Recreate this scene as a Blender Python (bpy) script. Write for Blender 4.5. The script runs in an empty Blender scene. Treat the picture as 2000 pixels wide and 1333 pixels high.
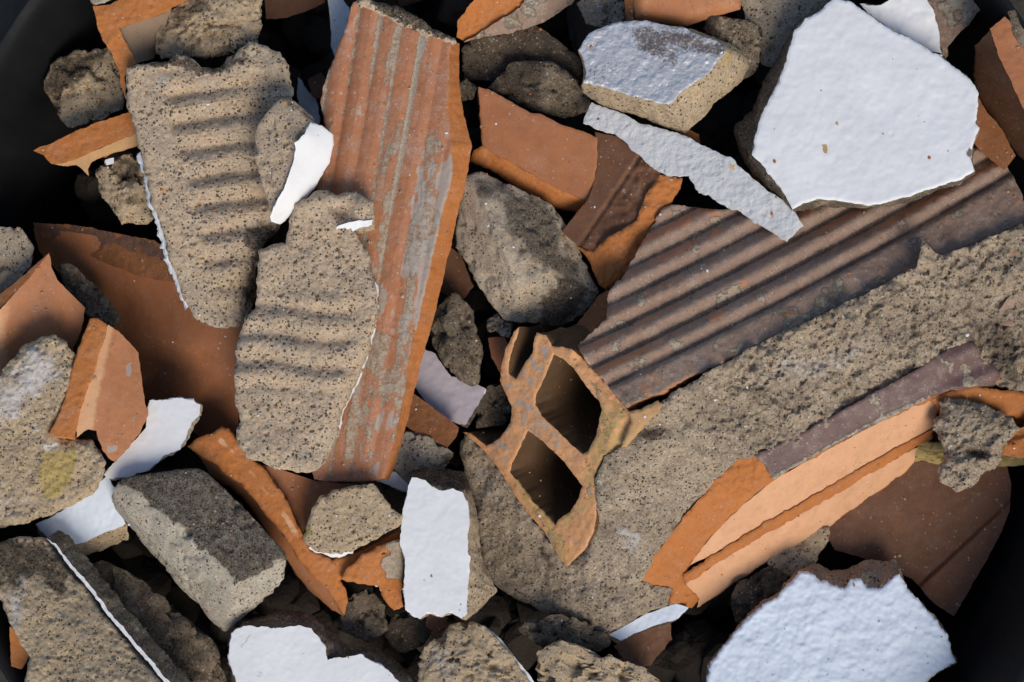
import bpy, bmesh, math, random
import numpy as np
from mathutils import Vector
from mathutils.geometry import delaunay_2d_cdt

# ------------------------------------------------------------------ setup
S = 0.00025            # one unit of the working grid = 0.25 mm
D = 2800.0             # camera height above the reference level, in units
CX, CY = 1000.0, 666.5
scene = bpy.context.scene
col = scene.collection
rng = np.random.default_rng(7)


def W(p):
    """plan position + height (grid units) -> metres"""
    p = np.asarray(p, float)
    k = 1.0 - p[:, 2] / D
    return np.stack([(p[:, 0] - CX) * S * k, -(p[:, 1] - CY) * S * k, p[:, 2] * S], 1)


# ------------------------------------------------------------------ noise
def _h(ix, iy, iz, seed):
    n = (ix * 374761393 + iy * 668265263 + iz * 1274126177 + seed * 974711) & 0xFFFFFFFF
    n = ((n ^ (n >> 13)) * 1274126177) & 0xFFFFFFFF
    n = ((n ^ (n >> 16)) * 2246822519) & 0xFFFFFFFF
    return ((n ^ (n >> 15)) & 0xFFFFFF) / 16777215.0


def vnoise(P, seed=0):
    i = np.floor(P).astype(np.int64)
    f = P - i
    u = f * f * f * (f * (f * 6 - 15) + 10)
    r = 0
    for dx in (0, 1):
        wx = u[:, 0] if dx else 1 - u[:, 0]
        for dy in (0, 1):
            wy = u[:, 1] if dy else 1 - u[:, 1]
            for dz in (0, 1):
                wz = u[:, 2] if dz else 1 - u[:, 2]
                r = r + wx * wy * wz * _h(i[:, 0] + dx, i[:, 1] + dy, i[:, 2] + dz, seed)
    return r * 2 - 1


def fbm(P, wl, octs=3, gain=0.5, seed=0):
    """value noise, wavelength wl (units), roughly -1..1"""
    r = 0; a = 1.0; t = 0; k = 1.0 / wl
    for o in range(octs):
        r = r + a * vnoise(P * k + 17.3 * o, seed + o * 31)
        t += a; a *= gain; k *= 2.03
    return r / t * 1.5


def pores(P, cell, prob, rmin, rmax, seed=0):
    """depth 0..1 of scattered hemispherical air holes"""
    Q = P / cell
    i = np.floor(Q).astype(np.int64)
    best = np.zeros(len(P))
    for dx in (-1, 0, 1):
        for dy in (-1, 0, 1):
            for dz in (-1, 0, 1):
                a, b, c = i[:, 0] + dx, i[:, 1] + dy, i[:, 2] + dz
                px = a + _h(a, b, c, seed + 1); py = b + _h(a, b, c, seed + 2); pz = c + _h(a, b, c, seed + 3)
                r = rmin + (rmax - rmin) * _h(a, b, c, seed + 4) ** 2.5
                on = _h(a, b, c, seed + 5) < prob
                d2 = ((Q[:, 0] - px) ** 2 + (Q[:, 1] - py) ** 2 + (Q[:, 2] - pz) ** 2) * cell * cell
                v = np.where(on, np.sqrt(np.clip(1 - d2 / (r * r), 0, 1)) * (r / rmax), 0)
                best = np.maximum(best, v)
    return best


def ss(a, b, x):
    t = np.clip((x - a) / (b - a), 0, 1)
    return t * t * (3 - 2 * t)


def tps(pts):
    """smooth height surface through control points (x, y, z)"""
    A = np.array(pts, float); n = len(A)
    X = A[:, :2] / 300.0

    def U(r2):
        return np.where(r2 > 1e-12, r2 * np.log(r2 + 1e-12), 0)
    K = U(((X[:, None] - X[None]) ** 2).sum(2)) + np.eye(n) * 1e-3
    Q = np.hstack([np.ones((n, 1)), X])
    M = np.vstack([np.hstack([K, Q]), np.hstack([Q.T, np.zeros((3, 3))])])
    w = np.linalg.lstsq(M, np.concatenate([A[:, 2], np.zeros(3)]), rcond=1e-7)[0]

    def f(x, y):
        p = np.stack([np.asarray(x, float), np.asarray(y, float)], 1) / 300.0
        k = U(((p[:, None] - X[None]) ** 2).sum(2))
        return k @ w[:n] + w[n] + p @ w[n + 1:]
    return f


def zfun(z, c):
    if callable(z):
        return z
    if isinstance(z, (list,)):
        return tps(z)
    if isinstance(z, tuple):
        z0, gx, gy = z
        return lambda x, y: z0 + gx * (np.asarray(x, float) - c[0]) + gy * (np.asarray(y, float) - c[1])
    return lambda x, y: np.full(len(x), float(z))


def inside(P, L):
    x, y = P[:, 0], P[:, 1]
    r = np.zeros(len(P), bool)
    n = len(L)
    for i in range(n):
        x1, y1 = L[i]; x2, y2 = L[(i + 1) % n]
        if y1 == y2:
            continue
        c = ((y1 > y) != (y2 > y)) & (x < (x2 - x1) * (y - y1) / (y2 - y1) + x1)
        r ^= c
    return r


def dist(P, L):
    L = np.asarray(L, float)
    best = np.full(len(P), 1e18)
    n = len(L)
    for i in range(n):
        a = L[i]; b = L[(i + 1) % n]; ab = b - a
        t = np.clip(((P - a) @ ab) / max(ab @ ab, 1e-9), 0, 1)
        d = P - a - t[:, None] * ab
        best = np.minimum(best, (d * d).sum(1))
    return np.sqrt(best)


def keep(T, fo, loops):
    """the triangles inside the first loop and outside the others"""
    fa = np.array([f[:3] for f in fo])
    c = T[fa].mean(1)
    ok = inside(c, loops[0])
    for L in loops[1:]:
        ok &= ~inside(c, L)
    return [f for f, k in zip(fo, ok) if k]


def resample(L, step, rag, seed, wl=22.0, smooth=0):
    L = np.array(L, float)
    for _ in range(smooth):                       # corner cutting
        N = np.roll(L, -1, 0)
        L = np.stack([L * .75 + N * .25, L * .25 + N * .75], 1).reshape(-1, 2)
    out = []
    n = len(L)
    for i in range(n):
        a, b = L[i], L[(i + 1) % n]
        k = max(1, int(round(np.hypot(*(b - a)) / step)))
        for j in range(k):
            out.append(a + (b - a) * j / k)
    P = np.array(out)
    if rag:
        Q = np.column_stack([P, np.full(len(P), seed * 7.7)])
        dx = fbm(Q, wl, 3, .55, seed); dy = fbm(Q, wl, 3, .55, seed + 91)
        P = P + rag * np.column_stack([dx, dy])
        P = P + min(rag, 3) * .5 * np.column_stack([fbm(Q, 8, 2, .6, seed + 17), fbm(Q, 8, 2, .6, seed + 23)])
    return P


# ------------------------------------------------------------------ meshes
def to_object(name, V, F, mats, mi, attrs, origin=(0, 0, 0), sharp=50):
    me = bpy.data.meshes.new(name)
    Vw = W(V) - np.array(origin)
    me.from_pydata(Vw.tolist(), [], F)
    for m in mats:
        me.materials.append(m)
    if mi is not None:
        me.polygons.foreach_set('material_index', np.asarray(mi, np.int32))
    for k, a in (attrs or {}).items():
        at = me.attributes.new(k, 'FLOAT', 'POINT')
        at.data.foreach_set('value', np.asarray(a, np.float32))
    me.polygons.foreach_set('use_smooth', np.ones(len(me.polygons), bool))
    me.update()
    me.set_sharp_from_angle(angle=math.radians(sharp))
    o = bpy.data.objects.new(name, me)
    col.objects.link(o)
    return o


def finish(name, label, cat, parts, group=None, kind=None, sharp=50):
    """parts: [(part_name, V, F, mats, mi, attrs)] - one part becomes the thing's own mesh, more hang on an Empty"""
    allv = np.vstack([W(p[1]) for p in parts])
    org = Vector(((allv[:, 0].min() + allv[:, 0].max()) / 2, (allv[:, 1].min() + allv[:, 1].max()) / 2, allv[:, 2].min()))
    if len(parts) == 1:
        p = parts[0]
        o = to_object(name, p[1], p[2], p[3], p[4], p[5], org, sharp)
    else:
        o = bpy.data.objects.new(name, None); o.empty_display_size = .01
        col.objects.link(o)
        for p in parts:
            c = to_object(p[0], p[1], p[2], p[3], p[4], p[5], org, sharp)
            c.parent = o
            if len(p) > 6:
                c['label'] = p[6]
    o.location = org
    o['label'] = label
    o['category'] = cat
    if group:
        o['group'] = group
    if kind:
        o['kind'] = kind
    return o


def stain_attrs(V, stains, seed):
    out = {}
    for k, poly, feather, amt in stains or ():
        P = V[:, :2]
        d = dist(P, poly); d = np.where(inside(P, poly), d, -d)
        d = d + feather * .8 * fbm(V, max(16, feather * 1.2), 3, .6, seed + 5)
        m = ss(-feather, feather, d) * amt
        out[k] = np.maximum(out.get(k, 0), m)
    return out


_seed = [100]


def slab(part, outline, z, thick, mats, res=4.0, rag=2.5, wl=22, smooth=0, off=(0, 0), bs=.9, bottom=None,
         hfun=None, rough=1.2, trough=.5, pore=0, rnd=0, rndw=14, stains=None, attr=None, sidemat=1, bulge=0, zmin=None, wrough=0):
    """a broken flat piece: traced outline with its own height field on top, rough fractured sides, closed below"""
    _seed[0] += 13; sd = _seed[0]
    L0 = np.array(outline, float)
    ar = (L0[:, 0] * np.roll(L0[:, 1], -1) - np.roll(L0[:, 0], -1) * L0[:, 1]).sum()
    rev = ar < 0
    if rev:
        L0 = L0[::-1]
    c = L0.mean(0)
    zf = zfun(z, c)
    L = resample(L0, res, rag, sd, wl, smooth)
    lo, hi = L.min(0), L.max(0)
    gx, gy = np.meshgrid(np.arange(lo[0], hi[0], res), np.arange(lo[1], hi[1], res * .87))
    gx[1::2] += res / 2
    G = np.column_stack([gx.ravel(), gy.ravel()])
    G = G + rng.uniform(-.22, .22, G.shape) * res
    G = G[inside(G, L)]
    G = G[dist(G, L) > res * .55]
    pts = [Vector(p) for p in np.vstack([L, G]).tolist()]
    n = len(L)
    vo, _, fo, ov, _, _ = delaunay_2d_cdt(pts, [(i, (i + 1) % n) for i in range(n)], [], 1, 1e-5, True)
    T = np.array([v[:] for v in vo])
    mp = {}
    for k, src in enumerate(ov):
        for s_ in src:
            mp[s_] = k
    loop = [mp[i] for i in range(n) if i in mp]
    n = len(loop)
    dl = dist(T, L)
    Z = zf(T[:, 0], T[:, 1])
    if hfun is not None:
        Z = Z + hfun(T[:, 0], T[:, 1])
    P3 = np.column_stack([T, Z])
    if trough:
        Z = Z + trough * (fbm(P3, 30, 3, .6, sd) * 2.2 + fbm(P3, 8, 2, .6, sd + 3) * 1.3)
    if rnd:
        Z = Z - rnd * np.clip(1 - dl / rndw, 0, 1) ** 2
    if pore:
        Z = Z - pore * 6.5 * pores(P3, 12, .8, 1.4, 5.4, sd) * ss(1, 6, dl)
    V = [np.column_stack([T, Z])]
    fo = keep(T, fo, [T[loop]])
    F = [tuple(f[::-1]) for f in fo]           # plan y points down, so flip
    mi = [0] * len(F)
    # sides
    rows = max(2, min(14, int(round(thick / (res * 1.6)))))
    A = V[0][loop]
    if bottom is None:
        B2 = c + (A[:, :2] - c) * bs + np.array(off)
    else:
        BL = np.array(bottom, float)
        if rev:
            BL = BL[::-1]
        # same vertex count as the outline: follow it by arc fraction per edge
        ks = [max(1, int(round(np.hypot(*(L0[(i + 1) % len(L0)] - L0[i])) / res))) for i in range(len(L0))]
        tmp = []
        for i in range(len(L0)):
            for j in range(ks[i]):
                tmp.append(BL[i] + (BL[(i + 1) % len(BL)] - BL[i]) * j / ks[i])
        B2 = np.array(tmp)
        if len(B2) != n:
            idx = np.linspace(0, len(B2) - 1, n).round().astype(int); B2 = B2[idx]
    BZ = zf(A[:, 0], A[:, 1]) - thick
    if zmin is not None:
        BZ = np.minimum(BZ, zmin)
    B = np.column_stack([B2, BZ])
    cen = np.array([c[0], c[1], 0])
    out = A - cen; out[:, 2] = 0
    out /= np.linalg.norm(out, axis=1)[:, None] + 1e-6
    prev = loop; base = len(T)
    for r in range(1, rows + 1):
        t = r / rows
        R = A + (B - A) * t + out * (bulge * math.sin(math.pi * t))
        nv = np.column_stack([fbm(R, 34, 3, .6, sd + 7), fbm(R, 34, 3, .6, sd + 8), fbm(R, 26, 2, .6, sd + 9) * .5])
        nv2 = np.column_stack([fbm(R, 9, 2, .6, sd + 11), fbm(R, 9, 2, .6, sd + 12), fbm(R, 9, 2, .6, sd + 13) * .5])
        w = min(1, t * 3)
        R = R + rough * w * (nv * 2.2 + nv2 * 1.3)
        if wrough:
            R = R + wrough * w * np.column_stack([fbm(R, 60, 2, .5, sd + 20), fbm(R, 60, 2, .5, sd + 21), np.zeros(n)])
        V.append(R)
        cur = list(range(base, base + n)); base += n
        for i in range(n):
            j = (i + 1) % n
            F.append((prev[i], prev[j], cur[j], cur[i]))
            mi.append(sidemat if len(mats) > 1 else 0)
        prev = cur
    # underside
    bp = V[-1][:, :2]
    try:
        vo2, _, fo2, ov2, _, _ = delaunay_2d_cdt([Vector(p) for p in bp.tolist()], [(i, (i + 1) % n) for i in range(n)], [], 1, 1e-5, True)
        ok = all(len(o_) > 0 for o_ in ov2)
        if ok:
            for f in keep(np.array([v[:] for v in vo2]), fo2, [bp]):
                F.append(tuple(prev[ov2[k][0]] for k in f)); mi.append(sidemat if len(mats) > 1 else 0)
    except Exception:
        pass
    V = np.vstack(V)
    at = stain_attrs(V, stains, sd)
    top = np.arange(len(V)) < len(T)
    for k, fn in (attr or {}).items():
        at[k] = np.maximum(at.get(k, 0), fn(V[:, 0], V[:, 1]) * top)
    return (part, V, F, mats, mi, at)


_ico = {}


def ico(n):
    if n not in _ico:
        bm = bmesh.new()
        bmesh.ops.create_icosphere(bm, subdivisions=n, radius=1)
        bm.verts.ensure_lookup_table()
        _ico[n] = (np.array([v.co[:] for v in bm.verts]), [tuple(v.index for v in f.verts)[::-1] for f in bm.faces])
        bm.free()
    return _ico[n]


def rock(part, pts, mats, depth=70, shrink=.72, off=(0, 0), sub=5, p=44, rough=1.3, big=4.5, pore=0, stains=None, attr=None, raw=False):
    """a faceted lump: rounded hull of traced corner points, broken up by noise"""
    _seed[0] += 13; sd = _seed[0]
    A = np.array(pts, float)
    c2 = A[:, :2].mean(0)
    if not raw:
        B = A.copy()
        B[:, :2] = c2 + (A[:, :2] - c2) * shrink + np.array(off)
        B[:, 2] = min(A[:, 2].min(), A[:, 2].mean() - 10) - depth
        A = np.vstack([A, B])
    bm = bmesh.new()
    for q in A:
        bm.verts.new(q)
    bmesh.ops.convex_hull(bm, input=bm.verts)
    hp = [v.co[:] for v in bm.verts if v.link_faces]
    HP = np.array(hp); c = (HP.min(0) + HP.max(0)) / 2
    bm.normal_update()
    N = []; H = []
    for f in bm.faces:
        nn = np.array(f.normal[:]); h = nn @ (np.array(f.verts[0].co[:]) - c)
        if f.calc_area() < 1e-3:
            continue
        if h < 0:
            nn, h = -nn, -h
        N.append(nn); H.append(max(h, 2.0))
    bm.free()
    N = np.array(N); H = np.array(H)
    U_, F = ico(sub)
    ext = (HP.max(0) - HP.min(0)) / 2
    d = U_ * ext
    d = d / np.linalg.norm(d, axis=1)[:, None]
    q = np.clip(d @ N.T / H, 1e-9, None)
    m = q.max(1)
    r = 1.0 / (m * ((q / m[:, None]) ** p).sum(1) ** (1 / p))
    V = c + d * r[:, None]
    nv = d / ext; nv = nv / np.linalg.norm(nv, axis=1)[:, None]
    edge = ss(.80, .97, np.sort(q / m[:, None], 1)[:, -2])           # chips bite mostly at the arrises
    chip = np.clip(fbm(V, 26, 3, .6, sd + 4) - .05, 0, 1) * (1 + 3.5 * edge)
    V = V + nv * (big * fbm(V, 70, 3, .55, sd) - rough * 3.2 * chip + rough * (2.0 * fbm(V, 24, 3, .6, sd + 1) + 1.4 * fbm(V, 8, 2, .6, sd + 2)))[:, None]
    if pore:
        V = V - nv * (pore * 4.5 * pores(V, 11, .75, 1.2, 4.6, sd))[:, None]
    at = stain_attrs(V, stains, sd)
    for k, fn in (attr or {}).items():
        at[k] = np.maximum(at.get(k, 0), fn(V[:, 0], V[:, 1]))
    return (part, V, F, mats, None, at)


# ------------------------------------------------------------------ materials
class NT:
    def __init__(self, name):
        self.m = bpy.data.materials.new(name); self.m.use_nodes = True
        self.t = self.m.node_tree; self.t.nodes.clear()
        self.out = self.n('ShaderNodeOutputMaterial')
        self.b = self.n('ShaderNodeBsdfPrincipled')
        self.l(self.b.outputs[0], self.out.inputs[0])
        g = self.n('ShaderNodeNewGeometry'); self.pos = g.outputs['Position']

    def n(self, t, **k):
        x = self.t.nodes.new(t)
        for a, b in k.items():
            setattr(x, a, b)
        return x

    def l(self, a, b):
        self.t.links.new(a, b)

    def noise(self, scale, detail=4, rough=.55, off=0.0, stretch=None):
        x = self.n('ShaderNodeTexNoise'); x.inputs['Scale'].default_value = scale
        x.inputs['Detail'].default_value = detail; x.inputs['Roughness'].default_value = rough
        mp = self.n('ShaderNodeMapping'); mp.inputs['Location'].default_value = (off, off * .7, off * 1.3)
        if stretch:
            mp.inputs['Scale'].default_value = stretch
        self.l(self.pos, mp.inputs['Vector']); self.l(mp.outputs[0], x.inputs['Vector'])
        return x.outputs['Fac']

    def voro(self, scale, off=0.0):
        x = self.n('ShaderNodeTexVoronoi'); x.inputs['Scale'].default_value = scale
        mp = self.n('ShaderNodeMapping'); mp.inputs['Location'].default_value = (off, off, off)
        self.l(self.pos, mp.inputs['Vector']); self.l(mp.outputs[0], x.inputs['Vector'])
        return x

    def step(self, v, a, b, lo=0.0, hi=1.0):
        x = self.n('ShaderNodeMapRange'); x.interpolation_type = 'SMOOTHSTEP'
        x.inputs['From Min'].default_value = a; x.inputs['From Max'].default_value = b
        x.inputs['To Min'].default_value = lo; x.inputs['To Max'].default_value = hi
        self.l(v, x.inputs['Value'])
        return x.outputs['Result']

    def math(self, op, a, b=None, c=None):
        x = self.n('ShaderNodeMath', operation=op)
        for i, v in enumerate((a, b, c)):
            if v is None:
                continue
            if isinstance(v, (int, float)):
                x.inputs[i].default_value = v
            else:
                self.l(v, x.inputs[i])
        return x.outputs[0]

    def mix(self, fac, a, b, mode='MIX'):
        x = self.n('ShaderNodeMix', data_type='RGBA', blend_type=mode)
        x.clamp_factor = True
        for i, v in ((0, fac), (6, a), (7, b)):
            if isinstance(v, (int, float)):
                x.inputs[i].default_value = v
            elif isinstance(v, tuple):
                x.inputs[i].default_value = (*v, 1)
            else:
                self.l(v, x.inputs[i])
        return x.outputs[2]

    def attr(self, name, fuzz=None, k=.9):
        x = self.n('ShaderNodeAttribute', attribute_name=name)
        v = x.outputs['Fac']
        if fuzz is not None:
            d = self.math('MULTIPLY_ADD', fuzz, k, -k * .5)
            v = self.step(self.math('ADD', v, d), .35, .65)
            on = self.step(x.outputs['Fac'], .02, .15)
            v = self.math('MULTIPLY', v, on)
        return v

    def done(self, colr, rough, bumpv=None, bdist=.0003, bstr=1.0, spec=.3):
        if isinstance(colr, tuple):
            self.b.inputs['Base Color'].default_value = (*colr, 1)
        else:
            self.l(colr, self.b.inputs['Base Color'])
        if isinstance(rough, float):
            self.b.inputs['Roughness'].default_value = rough
        else:
            self.l(rough, self.b.inputs['Roughness'])
        self.b.inputs['Specular IOR Level'].default_value = spec
        if bumpv is not None:
            x = self.n('ShaderNodeBump'); x.inputs['Distance'].default_value = bdist; x.inputs['Strength'].default_value = bstr
            self.l(bumpv, x.inputs['Height']); self.l(x.outputs[0], self.b.inputs['Normal'])
        return self.m


def mortar_mat(name, c1, c2, dirt=0.0, speck=.5, off=0.0, grain=1.0, dirtcol=(.034, .026, .020)):
    t = NT(name)
    big = t.noise(50, 4, .6, off); mid = t.noise(230, 5, .65, off + 3); fine = t.noise(1300, 3, .65, off + 5)
    rag = t.noise(340, 8, .78, off + 6)
    c = t.mix(t.step(big, .36, .64), c1, c2)
    c = t.mix(t.step(t.noise(85, 4, .6, off + 11), .5, .7, 0, .5), c, (c1[0] * 1.22, c1[1] * 1.2, c1[2] * 1.12))
    c = t.mix(t.step(t.noise(75, 4, .6, off + 13), .52, .7, 0, .45), c, (c2[0] * .78, c2[1] * .80, c2[2] * .84))
    # sand: pale and rusty grains of varied tone
    v = t.voro(1250, off)
    sep = t.n('ShaderNodeSeparateColor'); t.l(v.outputs['Color'], sep.inputs[0])
    grainv = t.step(sep.outputs[0], 0, 1, 1 - .16 * min(grain, 1.3), 1 + .15 * min(grain, 1.3))
    x = t.n('ShaderNodeVectorMath', operation='SCALE'); t.l(c, x.inputs[0]); t.l(grainv, x.inputs['Scale'])
    c = x.outputs[0]
    c = t.mix(t.step(sep.outputs[1], .955, .975, 0, .8), c, (.46, .42, .36))
    c = t.mix(t.step(sep.outputs[2], .975, .99, 0, .6), c, (.27, .12, .06))
    vp = t.voro(240, off + 4)
    sp_ = t.n('ShaderNodeSeparateColor'); t.l(vp.outputs['Color'], sp_.inputs[0])
    peb = t.math('MULTIPLY', t.step(t.math('SUBTRACT', t.math('ADD', vp.outputs['Distance'], t.math('MULTIPLY_ADD', fine, .3, -.15)), t.math('MULTIPLY', sp_.outputs[1], .34)), -.05, .04, 1, 0), t.step(sp_.outputs[0], .84, .86))
    c = t.mix(t.math('MULTIPLY', peb, .7), c, t.mix(sp_.outputs[2], (.50, .47, .42), (.26, .20, .145)))
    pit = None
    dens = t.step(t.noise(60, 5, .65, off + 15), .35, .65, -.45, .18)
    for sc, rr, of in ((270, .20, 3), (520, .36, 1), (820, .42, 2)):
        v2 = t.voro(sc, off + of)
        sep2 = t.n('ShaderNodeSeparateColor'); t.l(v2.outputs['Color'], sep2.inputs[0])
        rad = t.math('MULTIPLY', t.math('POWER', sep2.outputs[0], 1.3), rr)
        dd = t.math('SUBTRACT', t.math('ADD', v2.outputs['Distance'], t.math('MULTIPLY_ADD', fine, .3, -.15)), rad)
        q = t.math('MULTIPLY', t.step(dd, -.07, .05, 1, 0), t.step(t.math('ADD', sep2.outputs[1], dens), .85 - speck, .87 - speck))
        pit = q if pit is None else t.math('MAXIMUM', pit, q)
    c = t.mix(t.math('MULTIPLY', pit, .85), c, (.036, .028, .02))  # shade inside the pits painted as near-black colour
    soot_shade = t.attr('soot_shade', rag, .75)  # dark mask: real soot, and shade painted on some pieces
    dn = t.math('MULTIPLY', t.math('MULTIPLY', soot_shade, t.step(fine, .35, .75, 1.0, .6)), t.step(rag, .42, .7, 1.0, .6))
    c = t.mix(dn, c, dirtcol)
    if dirt:
        d = t.step(t.noise(95, 6, .7, off + 9), .62 - dirt * .45, .78 - dirt * .3)
        c = t.mix(t.math('MULTIPLY', d, t.step(fine, .3, .65, .9, .35)), c, dirtcol)
    c = t.mix(t.math('MULTIPLY', t.attr('ochre', rag, 1.5), t.step(fine, .3, .6, .6, .95)), c, t.mix(mid, (.40, .30, .10), (.32, .235, .085)))
    c = t.mix(t.math('MULTIPLY', t.attr('chalk', rag, 1.2), .75), c, t.mix(fine, (.36, .34, .32), (.64, .62, .6)))
    h = t.math('ADD', t.math('MULTIPLY', fine, .55), t.math('MULTIPLY', v.outputs['Distance'], -.2))
    h = t.math('ADD', h, t.math('MULTIPLY', mid, .8))
    h = t.math('SUBTRACT', t.math('ADD', h, t.math('MULTIPLY', peb, .9)), t.math('MULTIPLY', pit, 1.8))
    return t.done(c, .95, h, .0005 * grain, .9, .12)


def paint_mat(name, c, rough=.55, amp=.0005, off=0.0, spots=.3, dirt=0.0, scale=230, spec=.35):
    t = NT(name)
    a = t.noise(scale, 3, .5, off); f = t.noise(900, 3, .6, off + 2); big = t.noise(40, 3, .5, off + 4)
    cc = t.mix(t.step(big, .3, .7), c, tuple(x * .93 for x in c))
    cc = t.mix(t.step(a, .52, .75, 0, .10), cc, (.45, .46, .48))
    v = t.voro(120, off)
    sep = t.n('ShaderNodeSeparateColor'); t.l(v.outputs['Color'], sep.inputs[0])
    sp = t.math('MULTIPLY', t.step(v.outputs['Distance'], .03, .09, 1, 0), t.step(sep.outputs[0], 1 - spots, 1.02 - spots))
    cc = t.mix(t.math('MULTIPLY', sp, .6), cc, (.22, .2, .18))
    if dirt:
        d = t.math('MULTIPLY', t.step(t.noise(70, 5, .65, off + 8), .72 - dirt * .3, .85 - dirt * .2), t.step(f, .35, .65, 1, .3))
        cc = t.mix(t.math('MULTIPLY', d, .75), cc, (.16, .125, .1))
    wv = t.n('ShaderNodeVectorMath', operation='SCALE'); wn = t.n('ShaderNodeTexNoise'); wn.inputs['Scale'].default_value = 90; wn.inputs['Detail'].default_value = 5
    t.l(t.pos, wn.inputs['Vector']); t.l(wn.outputs['Color'], wv.inputs[0]); wv.inputs['Scale'].default_value = .012
    wa = t.n('ShaderNodeVectorMath', operation='ADD'); t.l(t.pos, wa.inputs[0]); t.l(wv.outputs[0], wa.inputs[1])
    cv = t.n('ShaderNodeTexVoronoi', feature='DISTANCE_TO_EDGE'); cv.inputs['Scale'].default_value = 24; t.l(wa.outputs[0], cv.inputs['Vector'])
    crk = t.math('MULTIPLY', t.step(cv.outputs['Distance'], .002, .011, 1, 0), t.step(t.noise(38, 3, .5, off + 21), .64, .70))
    cc = t.mix(t.math('MULTIPLY', crk, .4 if amp < .00014 else 0.0), cc, (.20, .18, .16))
    sm = t.math('MULTIPLY', t.step(t.noise(55, 7, .75, off + 25, (1, 2.2, 1)), .52, .78), t.step(f, .3, .7, .2, .9))
    cc = t.mix(t.math('MULTIPLY', sm, .28), cc, (.42, .37, .31))
    cc = t.mix(t.attr('soot_shade', f), cc, (.14, .11, .09))
    cc = t.mix(t.attr('ochre', f), cc, (.45, .30, .12))
    h = t.math('ADD', t.math('MULTIPLY', a, 1.0), t.math('MULTIPLY', f, .16))
    h = t.math('SUBTRACT', t.math('SUBTRACT', h, t.math('MULTIPLY', sp, .25)), t.math('MULTIPLY', crk, .3 if amp < .00014 else 0.0))
    return t.done(cc, rough, h, amp * 2.2, 1.0, spec)


def clay_mat(name, c1, c2, rough=.75, bump=.00012, dust=.25, fracture=False, off=0.0, spec=.25, specks=.12):
    t = NT(name)
    big = t.noise(45, 4, .6, off); mid = t.noise(220, 4, .6, off + 2); fine = t.noise(1500, 3, .65, off + 4)
    rag = t.noise(320, 9, .8, off + 6)
    c = t.mix(t.step(big, .3, .7), c1, c2)
    c = t.mix(t.step(t.noise(130, 5, .65, off + 9), .42, .75, 0, .5), c, tuple(x * .68 for x in c1))
    if fracture:
        c = t.mix(t.step(t.noise(420, 6, .75, off + 17), .5, .72, 0, .6), c, tuple(x * .55 for x in c1))
        c = t.mix(t.step(t.noise(360, 6, .75, off + 19), .55, .75, 0, .5), c, (min(c2[0] * 1.45, .8), c2[1] * 1.7, c2[2] * 2.2))
    else:
        c = t.mix(t.step(t.noise(150, 6, .7, off + 17, (1, .3, 1)), .48, .7, 0, .4), c, tuple(x * .62 for x in c2))
    c = t.mix(t.step(fine, .3, .75, 0, .5 if fracture else .3), c, (c2[0] * 1.25, c2[1] * 1.3, c2[2] * 1.45))
    du = t.math('MULTIPLY', t.step(t.noise(95, 8, .75, off + 7), .44, .72), t.step(fine, .38, .62))
    c = t.mix(t.math('MULTIPLY', du, dust), c, (.40, .32, .26))
    for sc, k in ((300, .25), (900, .5)):
        v = t.voro(sc, off)
        sep = t.n('ShaderNodeSeparateColor'); t.l(v.outputs['Color'], sep.inputs[0])
        rad = t.math('MULTIPLY', sep.outputs[1], k)
        sp = t.math('MULTIPLY', t.step(t.math('SUBTRACT', v.outputs['Distance'], rad), -.06, .03, 1, 0), t.step(sep.outputs[0], 1 - specks, 1.01 - specks))
        c = t.mix(t.math('MULTIPLY', sp, .6), c, t.mix(sep.outputs[2], (.5, .4, .33), (.10, .05, .03)))
    res = t.attr('residue', rag, 1.5)
    rc = t.mix(t.step(fine, .3, .7), (.24, .20, .145), (.44, .375, .28))
    c = t.mix(t.math('MULTIPLY', res, .9), c, rc)
    c = t.mix(t.math('MULTIPLY', t.attr('chalk', rag, 1.5), .8), c, t.mix(fine, (.27, .24, .20), (.46, .41, .36)))
    c = t.mix(t.attr('pale', mid, .5), c, (.60, .34, .18))
    c = t.mix(t.math('MULTIPLY', t.attr('warm', rag, 1.3), t.step(fine, .35, .65, .55, .95)), c, (.50, .205, .095))
    c = t.mix(t.attr('ochre', rag, 1.0), c, t.mix(mid, (.52, .33, .13), (.44, .29, .13)))
    soot_shade = t.attr('soot_shade', rag, 1.2)  # dark mask carrying painted shade as well as soot
    c = t.mix(t.math('MULTIPLY', soot_shade, t.step(fine, .3, .7, .95, .45)), c, (.062, .046, .040))
    h = t.math('ADD', t.math('MULTIPLY', fine, .5), t.math('MULTIPLY', mid, 1.0 if fracture else .3))
    h = t.math('ADD', h, t.math('MULTIPLY', res, .8))
    return t.done(c, rough, h, bump * (5 if fracture else 2), 1.0, spec)


M = {}
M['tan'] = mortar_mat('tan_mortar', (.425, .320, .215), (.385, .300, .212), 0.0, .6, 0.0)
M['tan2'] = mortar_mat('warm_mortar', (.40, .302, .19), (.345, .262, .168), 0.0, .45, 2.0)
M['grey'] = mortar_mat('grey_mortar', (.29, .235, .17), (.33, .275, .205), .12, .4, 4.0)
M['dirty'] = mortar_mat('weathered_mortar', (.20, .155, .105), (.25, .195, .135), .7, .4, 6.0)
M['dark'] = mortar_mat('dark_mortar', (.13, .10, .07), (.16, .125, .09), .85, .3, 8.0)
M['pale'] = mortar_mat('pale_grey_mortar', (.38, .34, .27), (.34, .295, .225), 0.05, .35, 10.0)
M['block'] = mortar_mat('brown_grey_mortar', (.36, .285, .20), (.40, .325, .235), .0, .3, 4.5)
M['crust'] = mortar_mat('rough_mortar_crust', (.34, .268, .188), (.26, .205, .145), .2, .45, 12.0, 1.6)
M['white'] = paint_mat('white_wall_paint', (.74, .74, .74), .6, .00006, 0.0, .35, .12, 260)
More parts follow.
